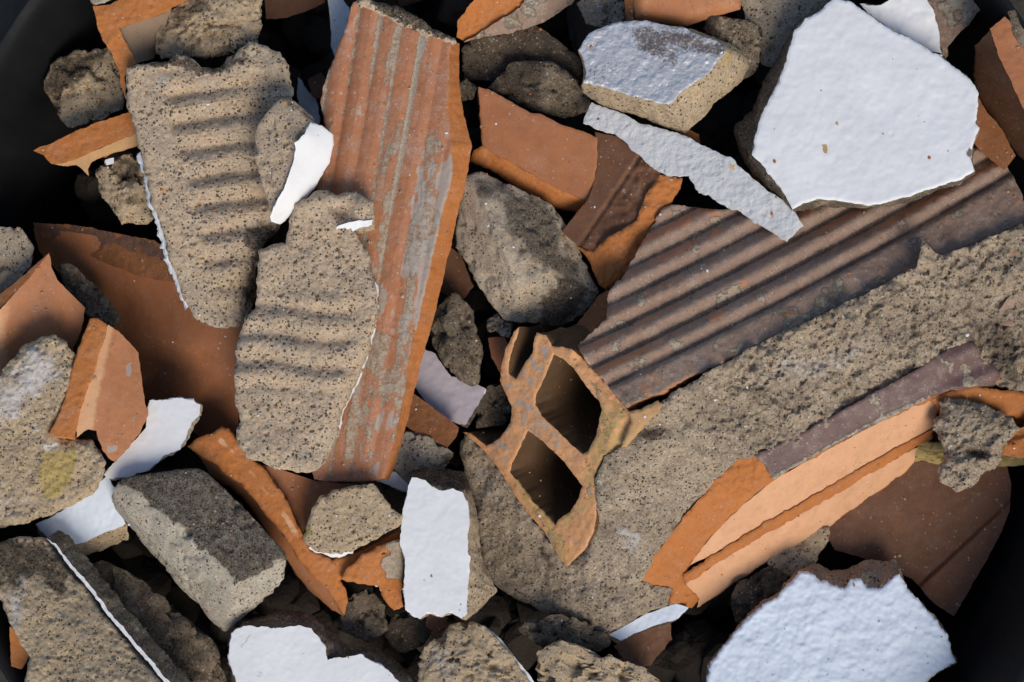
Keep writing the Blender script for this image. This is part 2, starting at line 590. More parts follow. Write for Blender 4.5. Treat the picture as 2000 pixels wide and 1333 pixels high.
M['whitesm'] = paint_mat('smooth_white_paint', (.755, .755, .75), .6, .00005, 1.0, .2, .1)
M['whiterough'] = paint_mat('rough_blue_white_paint', (.63, .70, .785), .6, .00014, 2.0, .6, .2, 190)
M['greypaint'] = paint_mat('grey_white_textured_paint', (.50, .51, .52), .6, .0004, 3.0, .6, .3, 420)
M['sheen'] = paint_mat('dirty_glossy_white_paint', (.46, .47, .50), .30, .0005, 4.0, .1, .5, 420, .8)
M['pinkpaint'] = paint_mat('shaded_pink_white_paint', (.42, .37, .40), .6, .0001, 5.0, .3)  # pinkish white paint, greyed to stand in for shade
M['clay'] = clay_mat('terracotta_face', (.36, .138, .056), (.30, .115, .048), .72)
M['claylt'] = clay_mat('light_terracotta_face', (.47, .195, .083), (.41, .165, .068), .7, off=1.5, dust=.35)
M['clayfr'] = clay_mat('fractured_terracotta', (.47, .170, .045), (.41, .142, .037), .9, fracture=True, off=3.0, dust=.3)
M['claydk'] = clay_mat('shaded_brown_terracotta', (.165, .074, .036), (.13, .058, .029), .65, off=5.0, dust=.2)  # terracotta darkened in colour for faces that lie in shade
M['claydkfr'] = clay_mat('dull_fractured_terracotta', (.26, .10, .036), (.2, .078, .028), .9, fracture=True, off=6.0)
M['peach'] = clay_mat('peach_terracotta', (.66, .36, .195), (.60, .32, .165), .75, off=7.0, dust=.1, specks=.03)
M['tanclay'] = clay_mat('tan_terracotta', (.46, .28, .13), (.42, .24, .105), .75, off=8.0, dust=.1, specks=.03)
M['plank'] = clay_mat('grooved_terracotta', (.41, .168, .078), (.36, .148, .07), .8, off=9.0, dust=.95, specks=.4)
M['ribbed'] = clay_mat('dusty_ribbed_terracotta', (.265, .185, .135), (.28, .18, .125), .9, .0003, off=11.0, dust=.9, specks=.5)
M['purple'] = clay_mat('purple_brown_terracotta', (.15, .085, .070), (.12, .068, .058), .55, .0002, off=12.0, dust=.8, spec=.4, specks=.2)
M['shadeclay'] = clay_mat('shaded_tan_clay', (.27, .19, .125), (.24, .165, .105), .8, off=13.5, dust=.1, specks=.05)  # tan terracotta with its shade put into the colour
M['cell'] = clay_mat('shaded_cell_clay', (.105, .057, .026), (.085, .046, .021), .8, off=13.0, dust=.1, specks=.03)  # cell clay darkened in colour for the shade inside the cells
M['brickend'] = clay_mat('broken_brick_end', (.66, .335, .155), (.60, .29, .12), .9, fracture=True, off=14.0, dust=.4)


def plastic():
    t = NT('black_plastic')
    f = t.noise(300, 5, .6); s = t.noise(40, 5, .7, 3.0, (1, 1, .15))
    c = t.mix(t.step(s, .55, .85, 0, .45), (.006, .0063, .007), (.024, .025, .027))
    return t.done(c, t.step(s, .3, .7, .6, .8), f, .0002, .5, .25)


M['plastic'] = plastic()
tt = NT('dark_ground'); M['ground'] = tt.done(tt.mix(tt.noise(60, 5), (.035, .032, .025), (.05, .045, .035)), .95, tt.noise(200, 4), .002)
tt = NT('fine_debris'); M['debris'] = tt.done(tt.mix(tt.noise(90, 5), (.02, .016, .013), (.05, .038, .028)), .95, tt.noise(500, 4), .001)  # coloured near black so the gaps read as deep shade


# ------------------------------------------------------------------ pieces
G_M = 'broken mortar chunks in the bucket'
G_P = 'painted plaster fragments in the bucket'
G_C = 'terracotta brick shards in the bucket'

# ---- the hollow brick, ridge up, its broken end towards the lower left
AX = np.array([.905, -.425])


def along(x, y):
    dx = np.asarray(x, float) - 1222; dy = np.asarray(y, float) - 800
    return dx * .905 - dy * .425, -dx * .425 - dy * .905       # along the ridge, up-left of it


def z_end(x, y):
    return 180 + .81 * (np.asarray(x, float) - 1222) - .405 * (np.asarray(y, float) - 800)


def z_rib(x, y):
    s, d = along(x, y)
    return 180 - .155 * s - .27 * np.maximum(d, -40)


def ribs(x, y):
    s, d = along(x, y)
    d = d - .000055 * s * s
    ph = (d - 56) / 48.
    w = ss(40, 66, d)
    r = np.cos(2 * np.pi * ph)                        # groove where ph is whole
    P = np.column_stack([s, d, 0 * s])
    return w * (-6.5 * r - 5 - 3 * np.exp(-((np.mod(ph + .5, 1) - .5) / .16) ** 2)) + 2.5 * ss(.25, .7, fbm(P, 60, 4, .6, 5))


def brick():
    parts = []
    O = [(1048, 650), (1066, 655), (1078, 675), (1115, 681), (1132, 695), (1165, 730), (1190, 760), (1222, 797), (1236, 815),
         (1224, 850), (1212, 878), (1180, 890), (1160, 930), (1165, 985), (1162, 1035), (1145, 1070), (1108, 1108), (1095, 1092),
         (1060, 1035), (1025, 995), (990, 940), (955, 890), (928, 865), (905, 845), (918, 846), (950, 872), (978, 855), (997, 825), (1000, 798),
         (988, 770), (977, 745), (980, 710), (990, 675), (1004, 648), (1015, 640), (1006, 668), (994, 705), (994, 730), (1008, 741), (1022, 715),
         (1040, 690), (1044, 665)]
    H2 = [(1082, 693), (1065, 735), (1048, 770), (1046, 790), (1060, 815), (1085, 838), (1115, 868), (1138, 888), (1150, 880), (1165, 850), (1170, 822),
          (1175, 800), (1170, 785), (1145, 755), (1120, 720), (1098, 700)]
    H4 = [(1030, 842), (1018, 870), (1000, 905), (996, 922), (1020, 955), (1050, 990), (1083, 1027), (1090, 1015), (1115, 1000), (1130, 975),
          (1137, 950), (1115, 920), (1090, 890), (1060, 862)]
    loops = [resample(L, 3.0, r, k, 16) for k, (L, r) in enumerate(((O, 1.5), (H2, 1.2), (H4, 1.2)))]
    allp = np.vstack(loops)
    gx, gy = np.meshgrid(np.arange(900, 1240, 3.2), np.arange(636, 1112, 2.8)); gx[1::2] += 1.6
    Gp = np.column_stack([gx.ravel(), gy.ravel()]) + rng.uniform(-.6, .6, (gx.size, 2))
    ok = inside(Gp, loops[0]) & ~inside(Gp, loops[1]) & ~inside(Gp, loops[2])
    Gp = Gp[ok]
    for L in loops:
        Gp = Gp[dist(Gp, L) > 1.6]
    edges = []; b = 0
    for L in loops:
        n = len(L); edges += [(b + i, b + (i + 1) % n) for i in range(n)]; b += n
    vo, _, fo, ov, _, _ = delaunay_2d_cdt([Vector(p) for p in np.vstack([allp, Gp]).tolist()], edges, [], 2, 1e-5, True)
    T = np.array([v[:] for v in vo])
    dmin = np.minimum.reduce([dist(T, L) for L in loops])
    Z = z_end(T[:, 0], T[:, 1])
    P3 = np.column_stack([T, Z])
    Z = Z + 2.6 * fbm(P3, 40, 3, .6, 3) + 1.1 * fbm(P3, 8, 2, .6, 4) - 2.5 * np.clip(1 - dmin / 5, 0, 1) ** 2
    # a bevel falls away towards the ridge corner and the left wall
    Z = Z - 16 * ss(30, 0, dist(T, [(1140, 700), (1236, 815), (1215, 875), (1236, 815)]))
    fo = keep(T, fo, loops)
    V = [np.column_stack([T, Z])]; F = [tuple(f[::-1]) for f in fo]; mi = [0] * len(F)
    mp = {}
    for k, src in enumerate(ov):
        for s_ in src:
            mp[s_] = k
    axis = np.array([265., -126., -310.])
    base = len(T); b = 0
    for li, L in enumerate(loops):
        n = len(L); idx = [mp[b + i] for i in range(n)]; b += n
        A = V[0][idx]; prev = idx
        Am = sum(np.roll(A, k_, 0) for k_ in range(-14, 15)) / 29.
        for r in range(1, 13):
            t = (r / 12.) ** 1.6
            R = A + (Am - A) * min(1, t * 7) + axis * t
            R[:, 2] -= 8 * t * ((A[:, 0] - 1222) * .81 - (A[:, 1] - 800) * .405) / 100.
            R = R + .8 * np.column_stack([fbm(R, 30, 2, .6, li), fbm(R, 30, 2, .6, li + 4), np.zeros(n)])
            V.append(R); cur = list(range(base, base + n)); base += n
            for i in range(n):
                j = (i + 1) % n
                q = (prev[i], prev[j], cur[j], cur[i])
                F.append(q if ((L[:, 0] * np.roll(L[:, 1], -1) - np.roll(L[:, 0], -1) * L[:, 1]).sum() > 0) == (li == 0) else q[::-1])
                mi.append(1)
            prev = cur
        if li:
            F.append(tuple(prev)); mi.append(1)
    V = np.vstack(V)
    Q = V.copy(); Q[:, 2] = 0
    web = [(1045, 650), (1080, 672), (1070, 700), (1045, 770), (1060, 815), (1100, 860), (1090, 880), (1060, 860), (1030, 840), (1010, 885), (985, 910),
           (950, 875), (985, 850), (1000, 800), (985, 745), (1008, 742), (1022, 715), (1040, 690)]
    yel = [(1150, 740), (1222, 800), (1222, 850), (1190, 895), (1160, 930), (1165, 985), (1130, 1010), (1100, 1030), (1108, 1108), (1060, 1035), (1000, 940), (1010, 935),
           (1085, 1030), (1138, 960), (1142, 890), (1168, 850), (1175, 790)]
    nz = fbm(V, 14, 3, .7, 8)
    at = {'chalk': np.where(inside(Q[:, :2], web), ss(-.5, .5, nz) * .62, 0), 'ochre': np.where(inside(Q[:, :2], yel), ss(-.5, .1, nz + .3 * fbm(V, 60, 2, .5, 2)), 0),
          'residue': np.where(inside(Q[:, :2], yel), ss(.25, .7, fbm(V, 20, 3, .7, 9)), 0)}
    front = np.arange(len(V)) < len(T)
    for k in at:
        at[k] = at[k] * front
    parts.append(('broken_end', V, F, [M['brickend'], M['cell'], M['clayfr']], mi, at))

    def rib_ph(x, y):
        s, d = along(x, y)
        d = d - .000055 * s * s
        return s, d, np.mod((d - 56) / 48. + .5, 1) - .5      # 0 in the groove

    def rib_res(x, y):
        s, d, g = rib_ph(x, y)
        P = np.column_stack([s, d, 0 * s])
        return np.maximum(ss(.42, .75, fbm(P, 36, 4, .65, 31)) * .7, .55 * ss(.1, .5, fbm(P, 70, 3, .6, 33)) * ss(60, 40, d))

    def rib_groove_shade(x, y):
        s, d, g = rib_ph(x, y)
        P = np.column_stack([s * .6, d, 0 * s])
        return np.exp(-((g + .04) / .13) ** 2) * ss(40, 60, d) * (.8 + .3 * fbm(P, 50, 3, .6, 3))  # shadow in the grooves painted as a dark band

    def rib_lit_side(x, y):
        s, d, g = rib_ph(x, y)
        P = np.column_stack([s * .5, d, 0 * s])
        band = np.exp(-((np.mod(g, 1) - .72) / .2) ** 2) * ss(45, 66, d)  # lit side of each rib painted orange
        return np.clip(band * (.62 + .5 * fbm(P, 90, 3, .6, 77)) + .5 * ss(.5, .8, fbm(P, 30, 3, .6, 78)), 0, 1)

    RO = [(1224, 799), (1192, 760), (1166, 728), (1134, 692), (1128, 676), (1150, 655), (1185, 625), (1190, 570), (1213, 545), (1240, 500), (1262, 462), (1290, 415), (1310, 398), (1345, 402),
          (1420, 412), (1470, 395), (1560, 360), (1700, 310), (1850, 275), (1925, 285), (1962, 318), (1985, 360), (2012, 425), (2030, 428), (1840, 507), (1700, 575), (1500, 668), (1350, 738)]
    parts.append(slab('ribbed_face', RO, lambda x, y: z_rib(x, y) + 4, 34, [M['ribbed'], M['clayfr']], res=3.0, rag=3, wl=30, bs=.97, off=(8, 8), hfun=ribs, rough=.8,
                      trough=.7, attr={'residue': rib_res, 'soot_shade': rib_groove_shade, 'warm': rib_lit_side}, rnd=3, rndw=6))

    zc = tps([(1222, 830, 176), (1300, 775, 175), (1500, 664, 150), (1700, 570, 120), (1840, 504, 97), (2020, 432, 70), (1480, 890, 72), (1700, 770, 45), (1860, 680, 18), (2020, 790, -45), (1400, 930, 66),
              (1260, 1130, -20), (1185, 1240, -60), (1060, 1190, -95), (960, 1140, -115), (900, 870, -118), (940, 1000, -110), (1000, 960, -70), (1060, 1045, -55), (1110, 1112, -42), (1165, 1010, 46), (1200, 900, 118), (1300, 950, 85), (1310, 1160, -60)])
    CO = [(1214, 872), (1232, 832), (1262, 808), (1310, 768), (1400, 718), (1500, 662), (1600, 616), (1700, 569), (1790, 520), (1800, 468), (1842, 502), (1920, 470), (2030, 424), (2030, 790), (1990, 775), (1950, 752), (1900, 740), (1840, 760), (1700, 800), (1560, 870), (1478, 895), (1440, 895), (1390, 950),
          (1340, 1005), (1280, 1082), (1252, 1138), (1315, 1150), (1300, 1185), (1250, 1205), (1187, 1240), (1150, 1217), (1100, 1205), (1050, 1190), (1000, 1165), (960, 1140), (938, 1090), (930, 1040), (928, 990),
          (908, 930), (897, 880), (906, 848), (930, 866), (957, 891), (990, 940), (1025, 996), (1060, 1040), (1095, 1095), (1108, 1105), (1140, 1085), (1162, 1035), (1165, 985), (1160, 935), (1180, 893)]

    def crust(x, y):
        P = np.column_stack([x, y, 0 * x])
        s, d = along(x, y)
        w = ss(1330, 1480, np.asarray(x) + .2 * (850 - np.asarray(y)))
        h = 10 * fbm(P, 80, 3, .55, 41) + (4 + 4.5 * w) * fbm(P, 24, 3, .65, 42) + 6 * w * np.abs(fbm(P, 44, 2, .6, 44)) + (1.0 + 4.0 * w) * fbm(P, 9, 2, .6, 43)
        bump = np.exp(-((x - 1148) ** 2 + (y - 1102) ** 2) / (2 * 13 ** 2)) * 14
        pit = np.exp(-(((x - 1272) / 34) ** 2 + ((y - 838) / 15) ** 2)) * -26
        return h + bump + pit
    parts.append(slab('mortar_crust', CO, zc, 70, [M['crust'], M['crust']], res=3.0, rag=4, wl=26, bs=.93, off=(40, -10), hfun=crust, rough=1.8, trough=.5, pore=.8, rnd=5, rndw=9,
                      stains=[('chalk', [(1480, 690), (1560, 640), (1580, 700), (1740, 640), (1770, 660), (1580, 760), (1470, 760)], 40, .45), ('chalk', [(1200, 1010), (1260, 1040), (1250, 1090), (1190, 1075)], 22, .5),
                              ('chalk', [(905, 880), (960, 920), (1010, 1000), (960, 1000), (930, 940)], 30, .55), ('soot_shade', [(1330, 790), (1850, 520), (2040, 440), (2040, 780), (1900, 740), (1840, 700), (1480, 890), (1400, 900)], 60, .42), ('soot_shade', [(1860, 580), (1990, 640), (2010, 780), (1930, 740), (1880, 660)], 40, .6), ('soot_shade', [(1500, 790), (1650, 730), (1600, 790), (1480, 850)], 40, .45), ('soot_shade', [(1050, 1050), (1110, 1120), (1090, 1140), (1030, 1070)], 24, .6)]))
    parts.append(slab('clay_corner', [(1226, 806), (1250, 800), (1285, 782), (1294, 790), (1284, 808), (1262, 828), (1244, 850), (1224, 872), (1213, 876), (1222, 850), (1232, 825)], [(1226, 806, 184), (1290, 785, 180), (1262, 828, 178), (1214, 876, 150)], 30, [M['tanclay'], M['tanclay']], res=3, rag=1.5, trough=.5, rnd=5, rndw=8))
    zl = tps([(1478, 890, 82), (1700, 775, 60), (1880, 665, 30), (1512, 938, 64), (1700, 832, 38), (1860, 765, 8), (1950, 740, -8), (1930, 690, 12)])

    def ledge(x, y):
        s, d = along(x, y)
        dd = -d - 300
        return 7 * np.sin((dd + 12) / 9.5) * ss(1800, 1880, np.asarray(x)) - 2
    parts.append(slab('glazed_ledge', [(1474, 890), (1560, 848), (1680, 783), (1780, 728), (1850, 683), (1885, 662), (1905, 672), (1918, 700), (1942, 712), (1955, 735), (1938, 758), (1900, 757), (1850, 764), (1812, 780), (1700, 834), (1600, 886), (1510, 938), (1495, 912)],
                      zl, 30, [M['purple'], M['clayfr']], res=3, rag=2, wl=20, bs=.98, off=(0, 4), hfun=ledge, trough=.4, rnd=3, rndw=6,
                      attr={'residue': lambda x, y: ss(.15, .6, fbm(np.column_stack([x, y, 0 * x]), 30, 3, .6, 66)) * ss(1560, 1700, x) * .6 + .6 * ss(14, 4, dist(np.column_stack([x, y]), [(1510, 936), (1700, 832), (1812, 778), (1700, 832)]))}))
    zi = tps([(1440, 893, 70), (1478, 893, 72), (1512, 938, 50), (1700, 835, 24), (1815, 780, -2), (1252, 1138, -25), (1340, 1008, 40), (1345, 1105, -45), (1600, 962, -38), (1820, 845, -55), (1350, 1188, -100), (1330, 1135, -50), (1480, 1110, -105), (1620, 1030, -110), (1770, 925, -105)])
    parts.append(slab('fractured_shell_edge', [(1438, 892), (1478, 890), (1497, 910), (1513, 940), (1470, 970), (1430, 1005), (1390, 1050), (1348, 1103), (1335, 1128), (1352, 1150), (1368, 1172), (1350, 1189), (1305, 1182), (1312, 1152), (1252, 1139), (1262, 1105), (1285, 1075), (1335, 1010), (1390, 948)],
                      zi, 40, [M['clayfr'], M['clayfr']], res=3, rag=2, wl=18, bs=.95, hfun=lambda x, y: 5 + 6 * fbm(np.column_stack([x, y, 0 * x]), 46, 4, .65, 12) - 3 * np.abs(fbm(np.column_stack([x, y, 0 * x]), 24, 2, .6, 13)), trough=1.0, rnd=4, rndw=8))
    parts.append(slab('inner_wall', [(1346, 1104), (1388, 1050), (1430, 1006), (1470, 972), (1512, 938), (1600, 888), (1700, 834), (1780, 792), (1815, 778), (1832, 800), (1822, 838), (1740, 882), (1600, 962), (1470, 1036), (1390, 1085)],
                      zi, 36, [M['peach'], M['clayfr']], res=3.5, rag=1, bs=.97, trough=.15))
    parts.append(slab('inner_web', [(1336, 1122), (1390, 1085), (1470, 1036), (1600, 962), (1740, 882), (1822, 838), (1822, 855), (1740, 902), (1600, 984), (1470, 1058), (1395, 1106), (1340, 1142)],
                      lambda x, y: zi(x, y) + 10, 30, [M['clayfr'], M['clayfr']], res=3, rag=2.5, wl=18, bs=.98, trough=.6, rnd=6, rndw=8))
    parts.append(slab('inner_wall', [(1338, 1140), (1395, 1104), (1470, 1057), (1600, 983), (1740, 901), (1792, 876), (1784, 905), (1765, 925), (1700, 970), (1620, 1028), (1550, 1068), (1480, 1110), (1420, 1148), (1362, 1187), (1366, 1168)],
                      zi, 30, [M['peach'], M['clayfr']], res=3.5, rag=2, wl=18, bs=.97, trough=.15))
    parts.append(slab('shell_rim', [(1812, 781), (1850, 764), (1905, 755), (1960, 762), (2030, 770), (2030, 812), (1985, 818), (1950, 802), (1905, 790), (1862, 786), (1835, 800)],
                      [(1812, 780, 2), (1905, 755, 6), (2030, 770, -30), (2030, 812, -42), (1905, 790, -8)], 50, [M['clayfr'], M['clayfr']], res=3, rag=2, wl=20, bs=.98, off=(0, 10), trough=.7, rnd=5, rndw=8))
    parts.append(slab('inner_wall', [(1790, 880), (1826, 836), (1840, 800), (1870, 790), (1950, 805), (2030, 830), (2030, 900), (1900, 905)], -100, 20, [M['claydk'], M['clayfr']], res=6, rag=1))
    parts.append(rock('yellow_mortar', [(1768, 905, -98), (1800, 862, -85), (1850, 862, -80), (1900, 875, -85), (1960, 880, -80), (2030, 870, -75), (2030, 905, -90), (1975, 910, -95), (1900, 918, -100), (1850, 912, -100)], [M['tan']], 30, .95, sub=5, rough=1.6,
                      stains=[('ochre', [(1700, 820), (2040, 820), (2040, 930), (1700, 930)], 20, .9)]))
    o = finish('hollow_brick', 'large broken hollow clay brick with ribbed face, open cells and mortar crust', 'hollow brick', parts)
    for c in o.children:
        if c.name.startswith('yellow'):
            c['label'] = 'yellowish mortar stuck under the right end of the brick'
    return o


brick()


def piece(name, label, cat, group, *parts):
    return finish(name, label, cat, list(parts), group)


A_ = np.array
# ---- top layer, right ------------------------------------------------------------
SLB = [(1632, -6), (1660, 4), (1690, 25), (1740, 58), (1765, 70), (1800, 88), (1835, 110), (1870, 137), (1895, 155), (1912, 185), (1910, 215), (1906, 243), (1912, 252), (1900, 285), (1897, 312), (1903, 335), (1880, 350), (1830, 365), (1790, 378), (1740, 393), (1692, 401), (1650, 394),
       (1600, 390), (1568, 398), (1548, 408), (1532, 380), (1510, 350), (1485, 318), (1468, 302), (1476, 265), (1487, 225), (1510, 180), (1535, 125), (1540, 95), (1553, 60), (1572, 38), (1598, 25)]
piece('plaster_slab', 'large thick white painted plaster slab lying on the ribbed brick face', 'plaster slab', G_P,
      slab('paint_layer', SLB, (128, .03, .03), 6, [M['white'], M['white']], res=3.5, rag=2.2, wl=16, bs=1.0, rough=.3, hfun=lambda x, y: 0.7 * fbm(np.column_stack([x, y, 0 * x]), 20, 3, .6, 3) + 2.0 * fbm(np.column_stack([x, y, 0 * x]), 160, 2, .5, 5) - 2.0 * pores(np.column_stack([x, y, 0 * x]), 40, .5, 3, 7, 9), trough=.15, rnd=2, rndw=5,
           stains=[('ochre', [(1606, 284), (1613, 284), (1616, 300), (1609, 299)], 3, 1), ('ochre', [(1630, 238), (1636, 238), (1638, 246), (1632, 244)], 3, .8), ('soot_shade', [(1888, 275), (1898, 290), (1899, 316), (1886, 300)], 5, .8), ('soot_shade', [(1779, 62), (1790, 66), (1786, 72), (1780, 68)], 3, .9)]),
      slab('mortar_body', SLB, (123, .03, .03), 78, [M['grey'], M['dirty']], res=4, rag=2.2, wl=16, rough=1.6, bulge=4, wrough=2,
           bottom=[(1615, 5), (1660, 12), (1700, 40), (1740, 70), (1765, 80), (1800, 100), (1830, 120), (1862, 145), (1885, 162), (1900, 190), (1900, 215), (1896, 243), (1900, 255), (1893, 290), (1890, 315), (1893, 345), (1870, 362), (1830, 372), (1790, 388), (1740, 400), (1692, 406), (1650, 403),
                   (1600, 402), (1568, 412), (1543, 412), (1505, 385), (1470, 345), (1445, 300), (1434, 250), (1452, 230), (1472, 215), (1490, 175), (1503, 140), (1520, 112), (1540, 80), (1565, 45), (1590, 30)]))
piece('plaster_strip', 'long narrow grey white plaster flake pointing down at the ribbed brick', 'plaster flake', G_P,
      slab('plaster_strip', [(1138, 240), (1155, 200), (1185, 210), (1215, 222), (1250, 242), (1290, 250), (1330, 262), (1365, 280), (1400, 297), (1428, 310), (1460, 340), (1475, 352), (1510, 380), (1545, 405), (1555, 420), (1570, 441), (1550, 460), (1536, 472), (1500, 450), (1478, 437), (1440, 412), (1418, 405), (1385, 385), (1365, 378), (1345, 345), (1310, 345), (1285, 335), (1262, 318), (1240, 298), (1222, 278), (1200, 263), (1165, 252)],
           [(1140, 220, 66), (1290, 280, 82), (1420, 350, 92), (1550, 440, 96)], 14, [M['greypaint'], M['white']], res=2.6, rag=2.2, wl=14, bs=.98, rough=.5, trough=.5, rnd=1.5, rndw=4,
           hfun=lambda x, y: 1.5 * fbm(np.column_stack([x, y, 0 * x]), 16, 3, .6, 8), stains=[('ochre', [(1425, 320), (1438, 322), (1436, 334), (1426, 332)], 4, .8)]))
TOP = [(1130, 98), (1150, 66), (1180, 52), (1208, 43), (1262, 40), (1300, 50), (1340, 57), (1370, 72), (1398, 80), (1416, 92), (1418, 102), (1400, 120), (1385, 142), (1352, 165), (1325, 186), (1305, 205), (1270, 198), (1240, 190), (1205, 178), (1165, 168), (1140, 162), (1145, 140), (1140, 120)]
piece('plaster_chunk', 'thick plaster chunk with dirty shiny bluish top, above the narrow grey flake', 'plaster chunk', G_P,
      slab('paint_layer', TOP, (150, .02, .12), 5, [M['sheen'], M['white']], res=2.6, rag=1.8, wl=14, bs=1.0, rough=.3, trough=.3, hfun=lambda x, y: 1.6 * fbm(np.column_stack([x, y, 0 * x]), 13, 2, .5, 8), rnd=1.5, rndw=4,
           stains=[('soot_shade', [(1240, 40), (1330, 55), (1418, 95), (1390, 110), (1330, 100), (1290, 130), (1250, 110), (1215, 60)], 26, .62), ('soot_shade', [(1145, 130), (1200, 110), (1220, 150), (1170, 168), (1140, 160)], 20, .45)]),
      slab('mortar_body', TOP, (146, .02, .12), 84, [M['tan2'], M['tan2']], res=3, rag=1.8, wl=14, rough=1.3, bulge=4, wrough=2,
           bottom=[(1150, 100), (1170, 80), (1200, 70), (1225, 62), (1280, 60), (1330, 65), (1390, 75), (1420, 85), (1455, 100), (1462, 118), (1463, 132), (1450, 158), (1425, 182), (1395, 205), (1365, 235), (1338, 262), (1300, 250), (1260, 232), (1205, 216), (1172, 203), (1140, 185), (1148, 160), (1148, 130)],
           stains=[('ochre', [(1418, 90), (1440, 95), (1430, 130), (1405, 135)], 10, .5)]))
piece('mortar_lump', 'dark brown mortar lump behind the shiny topped plaster chunk', 'mortar chunk', G_M,
      rock('mortar_lump', [(1370, 55, 70), (1382, 27, 90), (1410, 40, 75), (1440, 38, 95), (1488, 42, 90), (1492, 75, 80), (1480, 140, 60), (1440, 165, 40), (1400, 100, 80)], [M['dirty']], 60, .8, rough=1.5, sub=5,
           stains=[('soot_shade', [(1365, 25), (1400, 30), (1410, 80), (1370, 90)], 12, .8)]))
piece('clay_shard', 'smooth orange clay piece with rounded edge at the top, beside the dark lump', 'brick shard', G_C,
      slab('smooth_face', [(1238, -30), (1450, -30), (1446, 18), (1400, 32), (1340, 52), (1290, 47), (1236, 40), (1234, 5)], (110, 0, -.28), 60, [M['claylt'], M['clayfr']], res=4, rag=1, bs=.95, rnd=22, rndw=26, rough=.6, trough=.2),
      slab('fractured_edge', [(1222, -30), (1240, -30), (1236, 10), (1238, 42), (1224, 40), (1220, 5)], 95, 50, [M['claydkfr'], M['claydkfr']], res=4, rag=1.5))
piece('mortar_chunk', 'wide grey mortar piece at the top, left of the large white slab', 'mortar chunk', G_M,
      rock('mortar_chunk', [(1440, -30, 50), (1650, -40, 50), (1600, 30, 40), (1560, 80, 35), (1530, 140, 20), (1485, 130, 20), (1450, 30, 45)], [M['grey']], 60, .85, sub=5, rough=1.2))
piece('mortar_lump', 'small grey rounded mortar lump at the top, left of the orange clay', 'mortar chunk', G_M,
      rock('mortar_lump', [(1120, 5, 20), (1160, -20, 40), (1225, -20, 40), (1222, 40, 30), (1195, 62, 20), (1140, 50, 20)], [M['grey']], 50, .8, sub=5, rough=1.3))
piece('clay_shard', 'orange clay shard with greyish mortar stained face, above the plank corner', 'brick shard', G_C,
      slab('fractured_edge', [(893, 40), (900, 30), (950, -25), (1040, -30), (1015, 15), (975, 40), (930, 72), (905, 80), (892, 72)], [(893, 60, 55), (960, 0, 80), (1040, -30, 90)], 40, [M['clayfr'], M['clayfr']], res=3, rag=2.5, trough=1.4),
      slab('stained_face', [(905, 82), (930, 70), (975, 40), (1015, 15), (1040, -30), (1150, -30), (1118, 5), (1085, 30), (1045, 50), (1000, 64), (950, 72)], [(905, 82, 52), (1015, 15, 78), (1130, 0, 40), (1000, 66, 40)], 25, [M['ribbed'], M['clayfr']], res=3, rag=2, trough=.6,
           attr={'chalk': lambda x, y: ss(0, .6, fbm(np.column_stack([x, y, 0 * x]), 40, 3, .6, 4)) * .6, 'residue': lambda x, y: ss(0, .6, fbm(np.column_stack([x, y, 0 * x]), 26, 3, .6, 5)) * .6}))
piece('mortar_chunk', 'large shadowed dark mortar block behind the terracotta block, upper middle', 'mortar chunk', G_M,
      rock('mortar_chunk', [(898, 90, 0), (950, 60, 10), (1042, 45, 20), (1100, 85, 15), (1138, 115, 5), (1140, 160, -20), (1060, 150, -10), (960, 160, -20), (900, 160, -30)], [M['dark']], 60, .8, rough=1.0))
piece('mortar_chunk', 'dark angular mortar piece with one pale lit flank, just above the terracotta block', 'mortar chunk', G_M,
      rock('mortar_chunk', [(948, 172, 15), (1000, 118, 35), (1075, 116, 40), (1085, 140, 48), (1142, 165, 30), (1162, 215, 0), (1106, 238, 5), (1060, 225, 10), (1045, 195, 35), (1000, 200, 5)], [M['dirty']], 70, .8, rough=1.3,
           stains=[('soot_shade', [(950, 170), (1000, 115), (1070, 115), (1060, 200), (1000, 210)], 20, .6)]))
piece('mortar_lump', 'tiny dark mortar lump between the grooved plank and the terracotta block', 'mortar chunk', G_M,
      rock('mortar_lump', [(894, 160, 0), (912, 150, 5), (935, 172, 0), (925, 195, -5), (900, 200, -10)], [M['dirty']], 40, .8, sub=4))
# terracotta block: broad face, lower fractured face
zt = [(935, 172, 60), (1165, 265, 55), (1155, 390, 20), (940, 300, 36)]
piece('clay_block', 'thick smooth terracotta piece with bright fractured lower edge, right of the grooved plank', 'brick shard', G_C,
      slab('smooth_face', [(934, 170), (955, 175), (1000, 200), (1035, 220), (1060, 225), (1100, 245), (1140, 258), (1168, 270), (1165, 330), (1150, 395), (1116, 382), (1060, 355), (1000, 318), (960, 300), (942, 285), (938, 240)], zt, 60, [M['clay'], M['claydkfr']], res=3.5, rag=1.2, wl=16, bs=.97, off=(-4, 6), trough=.2, rnd=2, rndw=5),
      slab('fractured_edge', [(942, 284), (962, 299), (1000, 317), (1060, 354), (1116, 381), (1150, 394), (1128, 414), (1100, 412), (1050, 388), (1010, 368), (965, 335), (935, 325), (918, 316), (925, 296)], [(942, 284, 35), (1116, 381, 22), (1150, 394, 15), (918, 316, 6), (1050, 388, -14), (1120, 414, -22)], 35, [M['clayfr'], M['clayfr']], res=3, rag=2, wl=18, bs=.95, trough=.9, rnd=4, rndw=7))
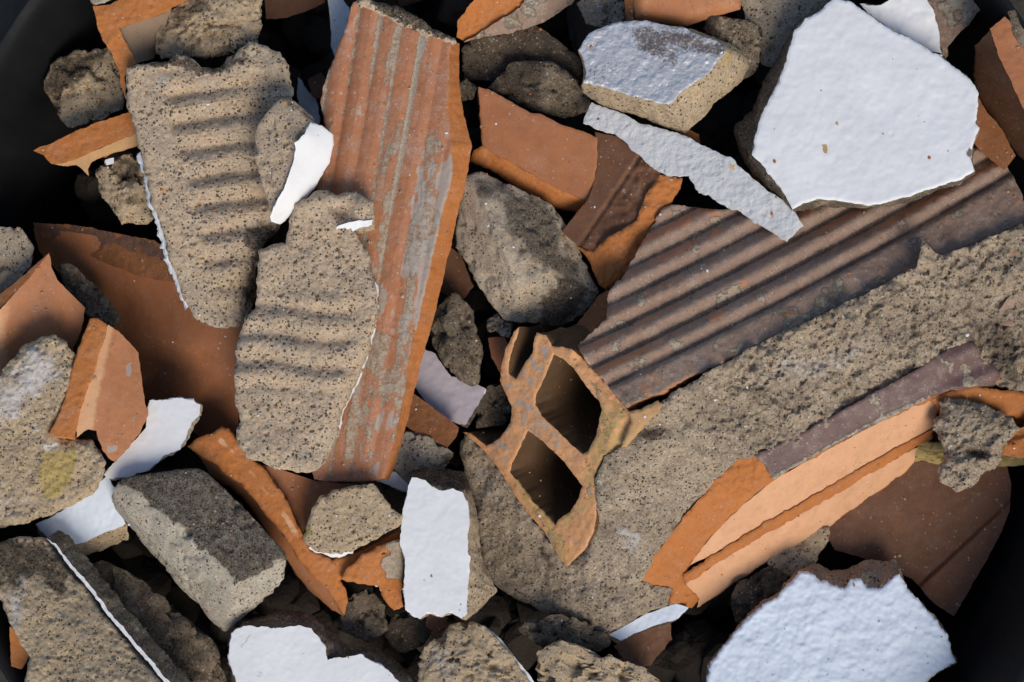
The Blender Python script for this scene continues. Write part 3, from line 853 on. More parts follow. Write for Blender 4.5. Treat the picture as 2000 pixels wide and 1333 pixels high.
# curved clay, its shade painted dark brown, with orange fracture
piece('clay_shard', 'curved dark brown clay piece with bright orange fractured tip, under the narrow grey flake', 'brick shard', G_C,
      slab('curved_face', [(1162, 258), (1215, 268), (1262, 300), (1290, 340), (1262, 380), (1245, 430), (1215, 450), (1190, 465), (1158, 492), (1128, 480), (1097, 452), (1128, 415), (1152, 385), (1166, 330)],
           [(1162, 258, 30), (1290, 340, 62), (1225, 300, 40), (1190, 380, 34), (1097, 452, 36), (1158, 492, 40), (1245, 430, 48)], 40, [M['claydk'], M['clayfr']], res=3, rag=1.2, trough=.25, bs=.96,
           hfun=lambda x, y: -5 * ss(8, 0, np.abs((np.asarray(x) - 1262) * .83 + (np.asarray(y) - 330) * .56 + 24) ) + 5 * ss(-20, 30, (np.asarray(x) - 1262) * .83 + (np.asarray(y) - 330) * .56 + 24) * fbm(np.column_stack([x, y, 0 * x]), 18, 3, .6, 4)),
      slab('fractured_edge', [(1290, 342), (1312, 345), (1332, 350), (1325, 372), (1310, 398), (1290, 425), (1266, 462), (1258, 490), (1252, 515), (1232, 535), (1210, 550), (1196, 562), (1183, 568), (1170, 556), (1160, 535), (1152, 512), (1128, 482), (1158, 491), (1190, 462), (1215, 449), (1243, 430), (1262, 380)],
           [(1290, 342, 64), (1332, 350, 56), (1258, 400, 62), (1266, 462, 48), (1190, 470, 58), (1185, 568, 10), (1128, 482, 32), (1230, 500, 52)], 45, [M['clayfr'], M['clayfr']], res=2.8, rag=2, wl=18, bs=.93, rnd=5, rndw=8, trough=1.6, wrough=1))
piece('clay_shard', 'tiny orange clay corner peeking out above the narrow grey flake', 'brick shard', G_C,
      slab('clay_shard', [(1318, 262), (1345, 255), (1366, 262), (1366, 284), (1340, 275)], 40, 30, [M['clayfr'], M['clayfr']], res=4, rag=1.5))
# right upper corner
piece('plaster_fragment', 'small white painted plaster piece tucked behind the large white slab at the top', 'plaster fragment', G_P,
      slab('paint_layer', [(1680, 8), (1720, 12), (1750, -10), (1800, -20), (1822, 20), (1832, 50), (1839, 106), (1800, 96), (1760, 76), (1720, 60)], (78, 0, -.1), 6, [M['white'], M['white']], res=4, rag=2.2, bs=1, rough=.3, hfun=lambda x, y: 1.6 * fbm(np.column_stack([x, y, 0 * x]), 26, 2, .5, 3)),
      slab('mortar_body', [(1680, 8), (1720, 12), (1750, -10), (1800, -20), (1822, 20), (1832, 50), (1839, 106), (1800, 96), (1760, 76), (1720, 60)], (73, 0, -.1), 50, [M['grey'], M['dirty']], res=5, rag=2.2, bs=.97))
piece('clay_shard', 'mortar stained reddish grey clay shard in the upper right, beside the small white piece', 'brick shard', G_C,
      slab('clay_shard', [(1800, -30), (1960, -30), (1938, -6), (1895, 42), (1842, 102), (1828, 60), (1815, 10)], (40, 0, 0), 40, [M['ribbed'], M['clayfr']], res=4, rag=2, trough=1.0,
           attr={'chalk': lambda x, y: ss(.1, .6, fbm(np.column_stack([x, y, 0 * x]), 30, 3, .6, 4)) * .5, 'residue': lambda x, y: ss(-.2, .5, fbm(np.column_stack([x, y, 0 * x]), 36, 3, .6, 5)) * .7}))
piece('mortar_lump', 'tiny mortar crumb between the stained shard and the large white slab', 'mortar chunk', G_M,
      rock('mortar_lump', [(1835, 100, 0), (1850, 92, 5), (1852, 110, 0), (1838, 122, -5)], [M['tan']], 20, .9, sub=4))
piece('clay_plate', 'tall terracotta plate leaning on the bucket wall at the upper right', 'brick shard', G_C,
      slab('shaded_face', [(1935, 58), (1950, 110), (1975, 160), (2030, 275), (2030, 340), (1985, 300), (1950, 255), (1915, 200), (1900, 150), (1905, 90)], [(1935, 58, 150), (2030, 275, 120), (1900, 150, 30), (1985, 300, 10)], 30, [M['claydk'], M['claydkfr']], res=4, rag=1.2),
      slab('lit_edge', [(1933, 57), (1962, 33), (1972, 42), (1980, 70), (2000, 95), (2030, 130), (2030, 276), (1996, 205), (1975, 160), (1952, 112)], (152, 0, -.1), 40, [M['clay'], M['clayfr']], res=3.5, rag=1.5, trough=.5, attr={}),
      slab('mortar_film', [(1968, 25), (1982, 22), (1990, 45), (2005, 62), (2030, 85), (2030, 132), (2000, 98), (1981, 72), (1973, 44)], (156, 0, -.1), 30, [M['dirty'], M['dirty']], res=3.5, rag=2, trough=1))
piece('clay_plate', 'narrow terracotta plate between the large white slab and the leaning plate', 'brick shard', G_C,
      slab('clay_plate', [(1905, 180), (1925, 215), (1955, 250), (1983, 305), (1960, 334), (1920, 300), (1890, 265), (1885, 215)], (36, 0, -.1), 50, [M['claydkfr'], M['claydk']], res=4, rag=1.5, trough=.4))


# ---- left and centre -------------------------------------------------------------
def XY(x, y):
    return np.column_stack([x, y, 0 * np.asarray(x, float)])


PLK = [(690, 5), (705, 2), (722, 12), (745, 22), (775, 45), (800, 55), (830, 62), (862, 72), (880, 82), (877, 150), (875, 212), (882, 282), (882, 352), (861, 423), (845, 500), (829, 571), (815, 630), (804, 677), (787, 782), (775, 840), (762, 900), (752, 936),
       (700, 942), (660, 941), (613, 938), (605, 900), (630, 840), (660, 720), (680, 600), (650, 480), (615, 360), (617, 330), (640, 290), (632, 235), (625, 200), (632, 165), (645, 130), (660, 90), (676, 50)]


def plank_v(x, y):
    dx = np.asarray(x, float) - 880; dy = np.asarray(y, float) - 81
    # grooves fan very slightly, leaning left going down
    return -dx * .985 - dy * .174 * (1 + dx / 2600.)


def plank_ph(x, y):
    v = plank_v(x, y)
    return v, np.mod((v - 17) / 42. + .5 + .05 * np.sin(np.asarray(y, float) / 120.), 1) - .5


def plank_h(x, y):
    v, g = plank_ph(x, y)
    amp = 3.5 + 4.5 * ss(90, 190, v) * ss(760, 200, y)
    return amp * np.clip(np.sin(np.pi * np.abs(g)) ** .8 * 1.2 - 1, -1, .3) + 1.5 * np.clip(g, -.2, .4)


def plank_res(x, y):
    v, g = plank_ph(x, y)
    n1 = fbm(np.column_stack([v, y * .12, 0 * v]), 40, 3, .6, 4)
    strip = np.exp(-(g / (.16 + .07 * n1)) ** 2) * np.clip(.75 + .6 * n1, 0, 1) * ss(12, 40, v)
    wide = ss(.2, .6, fbm(np.column_stack([v * 1.3, y * .35, 0 * v]), 50, 4, .65, 14) + .5 * ss(100, 20, v) * ss(280, 620, y) - .25 * ss(90, 170, v))
    return np.clip(np.maximum(strip, wide * .7), 0, 1) * .85


def plank_chalk(x, y):
    v = plank_v(x, y)
    return ss(.3, .7, fbm(np.column_stack([v * 1.5, y * .5, 0 * v]), 60, 4, .65, 24) + .3 * ss(50, 10, v)) * .7


piece('grooved_clay_plank', 'long orange clay plank with grooves and mortar streaks standing in the middle of the pile', 'brick shard', G_C,
      slab('grooved_face', PLK, [(690, 5, 120), (880, 82, 118), (882, 352, 100), (620, 340, 95), (660, 720, 60), (804, 677, 66), (613, 938, 30), (752, 936, 34)], 40, [M['plank'], M['clayfr']], res=2.8, rag=1.6, wl=18, hfun=plank_h, rough=.7, trough=.35,
           bottom=[(690, 15), (705, 12), (725, 20), (750, 30), (785, 50), (815, 62), (845, 72), (875, 78), (898, 86), (896, 150), (904, 212), (921, 285), (911, 352), (892, 430), (876, 500), (860, 571), (845, 630), (831, 677), (806, 782), (790, 840), (776, 900), (760, 936), (700, 938), (660, 936), (620, 930), (612, 900), (636, 840), (665, 720), (684, 600), (655, 480), (622, 360), (624, 330), (646, 290), (640, 235), (632, 200), (638, 165), (650, 130), (665, 90), (680, 55)],
           attr={'residue': plank_res, 'chalk': plank_chalk}, rnd=2, rndw=4, stains=[('soot_shade', [(640, 220), (665, 180), (690, 330), (640, 350), (612, 340)], 26, .35)]),  # dark patch paints the fragment's soft shadow on the plank
      slab('mortar_edge', [(692, 2), (708, -6), (740, 5), (790, 18), (830, 45), (870, 68), (894, 82), (878, 92), (850, 84), (815, 70), (790, 62), (762, 40), (730, 26), (702, 14)], [(692, 2, 124), (894, 82, 120), (790, 30, 124)], 36, [M['tan'], M['dirty']], res=2.6, rag=3, wl=14, trough=2.2, rnd=8, rndw=10, pore=.6,
           stains=[('soot_shade', [(700, -15), (800, 10), (900, 78), (860, 78), (780, 44), (730, 18)], 12, .95)]))
# ribbed mortar slab on the left
MA = [(247, 132), (262, 126), (300, 122), (330, 118), (345, 104), (370, 112), (395, 130), (418, 135), (440, 126), (460, 102), (488, 82), (520, 92), (545, 102), (562, 128), (569, 160), (572, 200), (565, 260), (555, 330), (560, 400), (545, 450), (515, 480), (502, 520), (498, 580), (490, 622), (468, 636), (440, 641), (405, 634), (378, 622),
      (368, 600), (352, 572), (348, 545), (330, 510), (322, 470), (312, 430), (296, 395), (284, 340), (270, 280), (262, 240), (248, 205), (249, 170)]


def ma_h(x, y):
    x = np.asarray(x, float); y = np.asarray(y, float)
    lim = 300 + (y - 150) * .27
    w = ss(lim - 8, lim + 32, x)                          # ribbed bed right of the flat rim
    yy = y + .10 * x
    g = np.mod((yy - 218) / 56.0 + .08 * np.sin(x / 60.) + .5, 1) - .5
    band = .9 - (1.75 + .5 * fbm(XY(x, y), 60, 2, .5, 9)) * np.exp(-(g / .25) ** 2) + .5 * g
    h = w * (-7 + 8 * band * ss(120, 190, y) * ss(640, 520, y))
    h = h - 20 * np.exp(-(((x - 520) / 40) ** 2 + ((y - 230) / 90) ** 2))
    h = h - 26 * ss(500, 545, x - (y - 480) * -.25) * ss(400, 480, y)
    h = h - 34 * np.exp(-(((x - 495) / 26) ** 2 + ((y - 560) / 55) ** 2))
    h = h + 10 * np.exp(-(((x - 500) / 60) ** 2 + ((y - 120) / 30) ** 2)) * ss(100, 130, y)
    return h


piece('mortar_slab', 'large tan mortar slab with wavy ridges and fine air holes, on the left', 'mortar slab', G_M,
      slab('mortar_body', MA, (108, -.05, -.06), 52, [M['tan'], M['tan']], res=2.3, rag=3, wl=20, hfun=ma_h, rough=1.3, trough=.9, pore=1.0, rnd=6, rndw=9, bs=.96, off=(-6, -4),
           stains=[('soot_shade', [(250, 130), (330, 116), (345, 104), (395, 130), (440, 126), (488, 82), (480, 130), (400, 150), (330, 128)], 12, .85), ('soot_shade', [(485, 430), (530, 440), (560, 470), (510, 520), (500, 600), (475, 590), (480, 520)], 20, .8), ('chalk', [(300, 150), (325, 145), (330, 170), (305, 175)], 10, .5), ('soot_shade', [(490, 180), (545, 180), (540, 280), (505, 300)], 26, .4)]),  # dark stains paint shade on the top edge, crevice and right hollow
      slab('paint_backing', [(272, 300), (282, 345), (292, 395), (306, 430), (317, 470), (325, 510), (344, 548), (348, 574), (366, 602), (400, 560), (370, 470), (330, 330), (300, 260)], (72, -.05, -.06), 7, [M['white'], M['white']], res=3, rag=3.5, wl=12, bs=1.0, off=(-3, 2)))
piece('mortar_fragment', 'small mortar fragment with one bright white painted side, resting between ridged slab and plank', 'mortar chunk', G_M,
      rock('mortar_body', [(494, 265, 168), (502, 238, 172), (545, 190, 172), (572, 192, 170), (582, 207, 176), (612, 238, 174), (600, 262, 182), (578, 298, 182), (556, 362, 176), (530, 425, 156), (508, 360, 164), (493, 300, 166),
                           (652, 264, 140), (644, 318, 128), (602, 386, 120), (546, 438, 124)], [M['tan']], 60, .75, sub=6, p=40, big=1.5, rough=.9, pore=.9,
           stains=[('soot_shade', [(545, 195), (572, 192), (585, 210), (640, 255), (610, 240)], 8, .6)]),
      slab('paint_layer', [(607, 240), (628, 246), (652, 264), (648, 300), (643, 320), (622, 352), (602, 386), (570, 420), (546, 439), (530, 433), (527, 424), (540, 395), (556, 365), (572, 320), (577, 296), (575, 280), (595, 262)],
           [(607, 240, 184), (652, 264, 148), (644, 318, 136), (602, 386, 128), (546, 438, 132), (530, 428, 160), (556, 362, 186), (577, 298, 193), (600, 262, 192)], 16, [M['whitesm'], M['whitesm']], res=2.6, rag=1.4, wl=12, bs=.96, trough=.1, rnd=1, rndw=3))
MB_ = [(570, 412), (575, 395), (600, 386), (622, 371), (640, 373), (660, 380), (690, 374), (710, 382), (728, 396), (730, 420), (728, 436), (705, 450), (690, 452), (700, 468), (718, 488), (724, 520), (735, 560), (734, 612), (728, 650), (712, 700), (695, 745), (668, 800), (658, 850), (645, 880), (622, 915), (600, 925), (570, 920),
       (540, 917), (510, 905), (482, 893), (465, 872), (462, 850), (470, 825), (460, 790), (458, 740), (460, 700), (470, 650), (480, 622), (500, 604), (503, 560), (506, 492), (528, 478), (555, 474), (565, 440)]


def mb_h(x, y):
    x = np.asarray(x, float); y = np.asarray(y, float)
    h = (6 - 12 * np.exp(-((np.mod((y - .03 * x - 640 + 6 * np.sin(x / 37.)) / 54. + .5, 1) - .5) / .27) ** 2)) * ss(560, 600, y) * ss(790, 730, y) * ss(720, 660, x)
    h = h + 5 * fbm(XY(x, y), 90, 2, .5, 4)
    h = h - 22 * ss(640, 700, x - (y - 780) * -.38) * ss(640, 720, y)
    h = h - 16 * np.exp(-(((x - 668) / 22) ** 2 + ((y - 415) / 16) ** 2)) + 16 * np.exp(-(((x - 620) / 40) ** 2 + ((y - 395) / 22) ** 2)) + 12 * np.exp(-(((x - 705) / 22) ** 2 + ((y - 405) / 20) ** 2))
    return h


piece('mortar_slab', 'tall tan mortar slab with lumpy top lying over the left edge of the grooved plank', 'mortar slab', G_M,
      slab('mortar_body', MB_, (134, -.02, -.03), 48, [M['tan'], M['tan2']], res=2.3, rag=3.5, wl=22, hfun=mb_h, rough=1.4, trough=.9, pore=1.0, rnd=7, rndw=10, bs=.97, off=(6, 4),
           stains=[('chalk', [(470, 640), (600, 640), (610, 780), (470, 830)], 50, .22), ('soot_shade', [(560, 650), (640, 648), (640, 668), (560, 668)], 10, .35), ('soot_shade', [(625, 400), (660, 395), (690, 420), (660, 440)], 12, .5)]),  # groove and top hollow darkened
      slab('paint_backing', [(728, 540), (738, 560), (737, 615), (731, 652), (716, 702), (698, 750), (672, 802), (661, 852), (650, 860), (650, 800), (690, 700), (715, 600)], (90, 0, -.03), 6, [M['white'], M['white']], res=3, rag=1.5, wl=14, bs=1.0),
      slab('paint_chip', [(657, 443), (680, 435), (705, 432), (727, 431), (726, 440), (700, 446), (688, 455), (668, 456), (658, 452)], (140, 0, -.5), 10, [M['whitesm'], M['white']], res=2.5, rag=1.5, wl=10, bs=.95))
# upper left
piece('clay_corner', 'angled orange clay corner piece at the upper left, with smooth tan inside', 'brick shard', G_C,
      slab('fractured_edge', [(182, 12), (215, 10), (245, -8), (300, -30), (385, -30), (372, -2), (330, 20), (300, 33), (262, 47), (232, 56), (250, 90), (266, 122), (247, 135), (244, 150), (246, 195), (236, 165), (234, 140), (215, 100), (200, 78), (190, 50)], [(182, 12, 92), (385, -30, 92), (232, 56, 92), (245, 190, 60)], 55, [M['clayfr'], M['claydkfr']], res=3, rag=1.8, wl=18, bs=.97, trough=1.0),
      slab('smooth_inside', [(230, 55), (262, 46), (300, 32), (335, 18), (320, 60), (300, 115), (268, 124), (250, 92)], [(230, 55, 82), (335, 18, 75), (300, 115, 20), (268, 124, 62)], 18, [M['shadeclay'], M['clayfr']], res=4, rag=.8, trough=.1),
      slab('mortar_film', [(172, -2), (200, -20), (250, -30), (225, -2), (205, 5), (184, 12)], 94, 25, [M['grey'], M['dirty']], res=3, rag=2, trough=1.5, rnd=5, rndw=6))
piece('mortar_chunk', 'brown mortar chunk at the top left between ridged slab and clay corner', 'mortar chunk', G_M,
      rock('mortar_chunk', [(296, 60, 50), (330, 15, 62), (380, -20, 66), (450, -30, 76), (518, -20, 66), (513, 70, 60), (506, 90, 50), (450, 112, 56), (420, 115, 40), (380, 108, 50), (305, 115, 38), (440, 40, 86)], [M['tan2']], 60, .85, rough=2.0, sub=6, pore=.5,
           stains=[('soot_shade', [(300, 60), (330, 15), (400, -10), (430, 20), (340, 60), (310, 90)], 30, .6)]))
piece('mortar_lump', 'dim rounded mortar lump in the shadow at the upper left near the bucket wall', 'mortar chunk', G_M,
      rock('mortar_lump', [(80, 170, -60), (100, 120, -40), (150, 95, -40), (215, 92, -30), (245, 150, -30), (245, 215, -20), (190, 240, -25), (130, 255, -50), (105, 215, -40), (150, 160, -12)], [M['tan2']], 60, .8, rough=1.6,
           stains=[('soot_shade', [(80, 170), (100, 115), (220, 90), (180, 140), (120, 180), (120, 240), (100, 215)], 20, .8)]))
piece('clay_strip', 'narrow orange clay strip with pale lower side sticking out left of ridged slab', 'brick shard', G_C,
      slab('fractured_edge', [(66, 294), (95, 282), (130, 266), (190, 240), (250, 220), (275, 215), (280, 250), (262, 262), (220, 280), (165, 304), (120, 320), (100, 321), (85, 304)], (40, .10, -.05), 14, [M['clayfr'], M['clayfr']], res=3, rag=1.6, wl=16, trough=.7),
      slab('smooth_side', [(100, 320), (120, 319), (165, 303), (220, 279), (262, 261), (280, 252), (285, 280), (240, 294), (200, 306), (180, 316), (172, 330), (173, 344), (160, 330), (148, 322), (125, 325)], [(100, 320, 30), (280, 252, 48), (285, 282, 12), (150, 326, 14), (173, 344, -2)], 14, [M['tanclay'], M['clayfr']], res=3, rag=1.2, trough=.1))
piece('mortar_lump', 'rough brown mortar lump below the clay strip, half hidden by the ridged slab', 'mortar chunk', G_M,
      rock('mortar_lump', [(188, 335, -10), (200, 315, 0), (260, 295, 10), (300, 330, 20), (312, 420, 10), (290, 440, -10), (240, 440, -12), (210, 400, -18), (192, 370, -14), (245, 370, 18)], [M['tan2']], 70, .8, rough=2.6, big=5,
           stains=[('soot_shade', [(200, 320), (290, 310), (270, 370), (230, 360)], 20, .7)]),
      slab('paint_chip', [(206, 312), (222, 308), (222, 318), (208, 323)], 22, 12, [M['white'], M['white']], res=3, rag=1))
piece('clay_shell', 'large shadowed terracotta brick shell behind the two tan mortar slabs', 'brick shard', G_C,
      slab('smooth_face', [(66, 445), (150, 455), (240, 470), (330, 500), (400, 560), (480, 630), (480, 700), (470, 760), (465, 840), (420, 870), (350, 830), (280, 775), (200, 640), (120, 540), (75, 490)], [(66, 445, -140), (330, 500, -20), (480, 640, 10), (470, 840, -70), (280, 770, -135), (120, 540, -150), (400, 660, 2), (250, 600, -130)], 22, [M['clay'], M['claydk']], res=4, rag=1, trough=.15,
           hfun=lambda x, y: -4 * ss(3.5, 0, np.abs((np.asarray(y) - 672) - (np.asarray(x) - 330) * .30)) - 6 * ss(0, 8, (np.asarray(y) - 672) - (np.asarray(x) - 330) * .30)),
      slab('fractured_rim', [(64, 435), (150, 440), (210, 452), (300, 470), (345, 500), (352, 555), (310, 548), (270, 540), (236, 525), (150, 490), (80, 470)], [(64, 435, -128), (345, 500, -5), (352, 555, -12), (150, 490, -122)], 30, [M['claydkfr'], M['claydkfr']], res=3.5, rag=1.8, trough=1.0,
           stains=[('soot_shade', [(60, 430), (200, 440), (340, 480), (340, 515), (230, 490), (100, 470)], 16, .8)]))  # upper rim darkened along a band
piece('clay_shard', 'curved orange clay shard at the left edge with a pointed top', 'brick shard', G_C,
      slab('smooth_face', [(-30, 640), (0, 605), (40, 560), (96, 494), (100, 520), (112, 548), (140, 575), (166, 602), (160, 640), (140, 690), (60, 760), (-30, 780)], [(-30, 640, 40), (96, 494, 44), (166, 602, 36), (60, 680, -10), (0, 740, -50), (40, 580, 38)], 20, [M['claylt'], M['clayfr']], res=3.5, rag=1, trough=.1,
           attr={'pale': lambda x, y: ss(60, -10, x) * .6}),
      slab('dark_edge', [(-30, 605), (0, 575), (50, 535), (97, 493), (60, 540), (0, 607), (-30, 642)], [(-30, 605, 36), (97, 493, 46)], 20, [M['claydkfr'], M['claydkfr']], res=3.5, rag=1))
piece('clay_shard', 'orange clay fragment with broken web along its left side, left of the shadowed brick shell', 'brick shard', G_C,
      slab('smooth_face', [(206, 640), (212, 634), (240, 655), (270, 690), (274, 720), (280, 768), (290, 812), (275, 845), (250, 875), (225, 903), (212, 895), (202, 880), (192, 860), (188, 842), (172, 838), (150, 855), (148, 820), (160, 770), (185, 700)], [(212, 634, 66), (270, 690, 50), (290, 812, 62), (225, 903, 70), (150, 850, 88), (185, 700, 80)], 22, [M['claylt'], M['clayfr']], res=2.8, rag=1.5, wl=16, trough=.25,
           stains=[('chalk', [(244, 714), (256, 708), (258, 730), (248, 738)], 4, .9), ('soot_shade', [(235, 730), (262, 735), (270, 765), (240, 765)], 14, .35), ('chalk', [(210, 872), (228, 870), (228, 882), (212, 884)], 4, .8), ('chalk', [(255, 812), (268, 812), (266, 830), (256, 828)], 6, .5)], attr={'pale': lambda x, y: ss(34, 0, np.asarray(x) - 165 - (850 - np.asarray(y)) * .2) * .7}),
      slab('broken_web', [(176, 624), (192, 622), (208, 634), (208, 645), (198, 680), (190, 705), (182, 735), (170, 765), (158, 800), (152, 830), (145, 860), (120, 858), (96, 850), (105, 830), (124, 790), (132, 750), (148, 700), (160, 660)], [(176, 624, 88), (208, 640, 88), (145, 860, 100), (96, 850, 104)], 60, [M['clayfr'], M['clayfr']], res=2.8, rag=1.6, wl=18, bs=.95, trough=.7, rnd=2, rndw=4))
ML = [(-30, 735), (0, 728), (20, 705), (42, 676), (70, 662), (105, 655), (130, 668), (143, 690), (146, 725), (140, 760), (125, 800), (105, 842), (120, 856), (150, 862), (180, 862), (195, 880), (208, 905), (205, 930), (180, 965), (145, 985), (110, 1002), (60, 1020), (25, 1030), (-30, 1030)]
piece('mortar_chunk', 'pale tan mortar chunk with a yellow patch at the left edge', 'mortar chunk', G_M,
      slab('mortar_chunk', ML, (84, 0, -.06), 70, [M['tan2'], M['tan2']], res=2.6, rag=4, wl=24, rough=1.8, trough=1.6, pore=.8, rnd=12, rndw=16, bs=.9, hfun=lambda x, y: 8 * fbm(XY(x, y), 110, 3, .55, 4) + 4 * fbm(XY(x, y), 28, 3, .6, 7) * ss(840, 700, y),
           stains=[('ochre', [(85, 880), (140, 872), (146, 905), (132, 945), (110, 980), (88, 975), (78, 920)], 12, 1), ('chalk', [(20, 720), (60, 690), (120, 680), (120, 730), (40, 830), (-30, 840), (-30, 780)], 30, .6), ('soot_shade', [(-30, 800), (30, 790), (10, 840), (-30, 845)], 18, .5), ('soot_shade', [(40, 925), (75, 930), (70, 960), (40, 950)], 12, .5), ('chalk', [(80, 868), (112, 866), (110, 880), (85, 882)], 5, .9), ('chalk', [(-30, 940), (60, 955), (100, 990), (20, 1020), (-30, 1020)], 24, .4)]))
piece('plaster_flake', 'white plaster flake with hair cracks below the orange clay fragment, on the left', 'plaster flake', G_P,
      slab('paint_layer', [(292, 784), (310, 782), (332, 780), (352, 776), (378, 780), (390, 792), (388, 812), (372, 830), (362, 855), (352, 878), (325, 890), (290, 918), (255, 930), (218, 936), (205, 925), (225, 900), (255, 870), (285, 835)], (42, .05, -.02), 6, [M['whitesm'], M['white']], res=3, rag=2.5, wl=14, bs=1, trough=.2),
      slab('mortar_body', [(292, 784), (310, 782), (332, 780), (352, 776), (378, 780), (394, 792), (396, 812), (380, 832), (366, 857), (354, 880), (325, 892), (290, 920), (255, 932), (218, 938), (205, 927), (225, 900), (255, 870), (285, 835)], (37, .05, -.02), 22, [M['grey'], M['dirty']], res=4, rag=2.5, wl=14, bs=.97))
piece('mortar_lump', 'rounded grey mortar lump cut by the left edge of the picture', 'mortar chunk', G_M,
      rock('mortar_lump', [(-40, 450, 0), (0, 440, 10), (40, 442, 10), (66, 480, 0), (62, 520, -8), (20, 570, -12), (-40, 600, -10)], [M['grey']], 60, .8, rough=1.4))
piece('mortar_chunk', 'shadowed long mortar piece behind the pointed clay shard on the left', 'mortar chunk', G_M,
      rock('mortar_chunk', [(108, 515, -30), (135, 510, -24), (200, 570, -30), (242, 620, -40), (230, 645, -46), (170, 620, -40), (125, 560, -40)], [M['dirty']], 50, .8, rough=1.6))


# ---- centre ------------------------------------------------------------------------
piece('mortar_block', 'weathered grey brown mortar block leaning between grooved plank and hollow brick', 'mortar block', G_M,
      rock('mortar_block', [(902, 345, 62), (935, 332, 54), (1000, 365, 40), (1085, 402, 26), (1130, 480, 14), (1172, 570, 4), (1150, 610, -20), (1108, 642, -34), (1050, 632, -22), (1003, 632, -4), (984, 630, 0), (938, 570, 6), (890, 490, 4), (889, 440, 22),
                            (1012, 556, 84), (1092, 546, 52), (975, 470, 98), (945, 385, 90)], [M['block']], 60, .85, sub=6, p=80, rough=.75, big=1.5,
           stains=[('soot_shade', [(905, 335), (1000, 365), (1085, 400), (1130, 480), (1175, 570), (1095, 545), (1040, 530), (980, 450), (930, 380)], 34, .62), ('soot_shade', [(1090, 546), (1172, 568), (1108, 642), (1060, 632), (1050, 590)], 26, .85)]))  # dark facets: dirt, plus the brick's shade painted in
piece('mortar_lump', 'oval brown mortar lump low in the gap left of the hollow brick', 'mortar chunk', G_M,
      rock('mortar_lump', [(846, 610, -40), (870, 578, -30), (893, 570, -30), (925, 602, -34), (942, 690, -36), (936, 745, -44), (922, 754, -44), (895, 745, -36), (862, 705, -34), (834, 655, -50), (868, 640, -8), (895, 700, -10)], [M['dirty']], 60, .8, sub=5, rough=1.3,
           stains=[('ochre', [(858, 640), (872, 640), (905, 700), (925, 745), (900, 740), (870, 690)], 10, .12)]))
piece('plaster_fragment', 'pinkish white plaster piece, shade painted in as grey, under the oval lump beside the plank', 'plaster fragment', G_P,
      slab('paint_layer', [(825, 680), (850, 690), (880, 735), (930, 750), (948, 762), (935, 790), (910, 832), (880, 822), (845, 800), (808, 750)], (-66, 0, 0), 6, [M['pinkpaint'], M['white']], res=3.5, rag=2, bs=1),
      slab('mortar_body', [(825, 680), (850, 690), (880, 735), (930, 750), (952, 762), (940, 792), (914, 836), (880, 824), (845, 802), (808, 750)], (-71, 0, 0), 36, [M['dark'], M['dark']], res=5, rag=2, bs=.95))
piece('clay_shard', 'small dull orange clay shard under the lower right edge of the grooved plank', 'brick shard', G_C,
      slab('clay_shard', [(806, 768), (830, 785), (862, 808), (895, 835), (893, 852), (874, 875), (840, 858), (790, 832), (795, 790)], (-22, .1, 0), 36, [M['claydkfr'], M['claydk']], res=3, rag=1.6, trough=.6))
piece('mortar_fragment', 'mortar piece with a white painted lower edge at the foot of the plank', 'mortar chunk', G_M,
      rock('mortar_body', [(780, 845, -20), (800, 836, -16), (872, 873, -22), (892, 885, -34), (880, 905, -34), (850, 930, -34), (805, 962, -40), (770, 935, -34), (760, 900, -20)], [M['grey']], 60, .8, sub=5, rough=1.4,
           stains=[('ochre', [(780, 890), (830, 895), (810, 930), (775, 925)], 16, .5), ('soot_shade', [(850, 900), (892, 880), (880, 910), (850, 930)], 14, .8)]),
      slab('paint_layer', [(735, 940), (755, 918), (772, 922), (792, 940), (806, 955), (802, 966), (770, 952)], (-22, 0, -.3), 8, [M['whitesm'], M['white']], res=3, rag=1.5, bs=1))
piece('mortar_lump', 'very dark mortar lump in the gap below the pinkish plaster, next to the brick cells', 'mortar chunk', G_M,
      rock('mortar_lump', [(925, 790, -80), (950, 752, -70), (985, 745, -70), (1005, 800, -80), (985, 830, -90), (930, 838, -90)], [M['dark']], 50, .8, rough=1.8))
piece('mortar_lump', 'small grey crumb under the tip of the weathered mortar block', 'mortar chunk', G_M,
      rock('mortar_lump', [(950, 625, -50), (975, 610, -44), (1002, 630, -44), (996, 662, -54), (975, 652, -60), (952, 645, -60)], [M['grey']], 40, .8, sub=4, rough=1.6))
piece('clay_shard', 'dark red clay sliver deep beside the broken cell of the brick', 'brick shard', G_C,
      slab('clay_shard', [(952, 660), (985, 658), (1000, 690), (985, 740), (960, 700)], -72, 30, [M['clay'], M['claydkfr']], res=5, rag=1.5))
piece('clay_shard', 'brown clay wall piece wedged between the mortar block and the ribbed brick face', 'brick shard', G_C,
      slab('clay_shard', [(1072, 648), (1095, 640), (1120, 640), (1150, 605), (1172, 575), (1192, 568), (1188, 610), (1186, 628), (1150, 655), (1128, 676), (1085, 678)], [(1072, 648, 40), (1190, 568, 52), (1130, 676, 78), (1186, 628, 62), (1110, 640, 30)], 20, [M['claydkfr'], M['claydkfr']], res=3, rag=1.6, trough=.6))
piece('clay_shard', 'dark clay piece deep behind the right edge of the grooved plank', 'brick shard', G_C,
      slab('clay_shard', [(875, 480), (900, 500), (925, 560), (900, 590), (860, 570), (850, 520)], -90, 30, [M['claydk'], M['claydkfr']], res=5, rag=1.5))
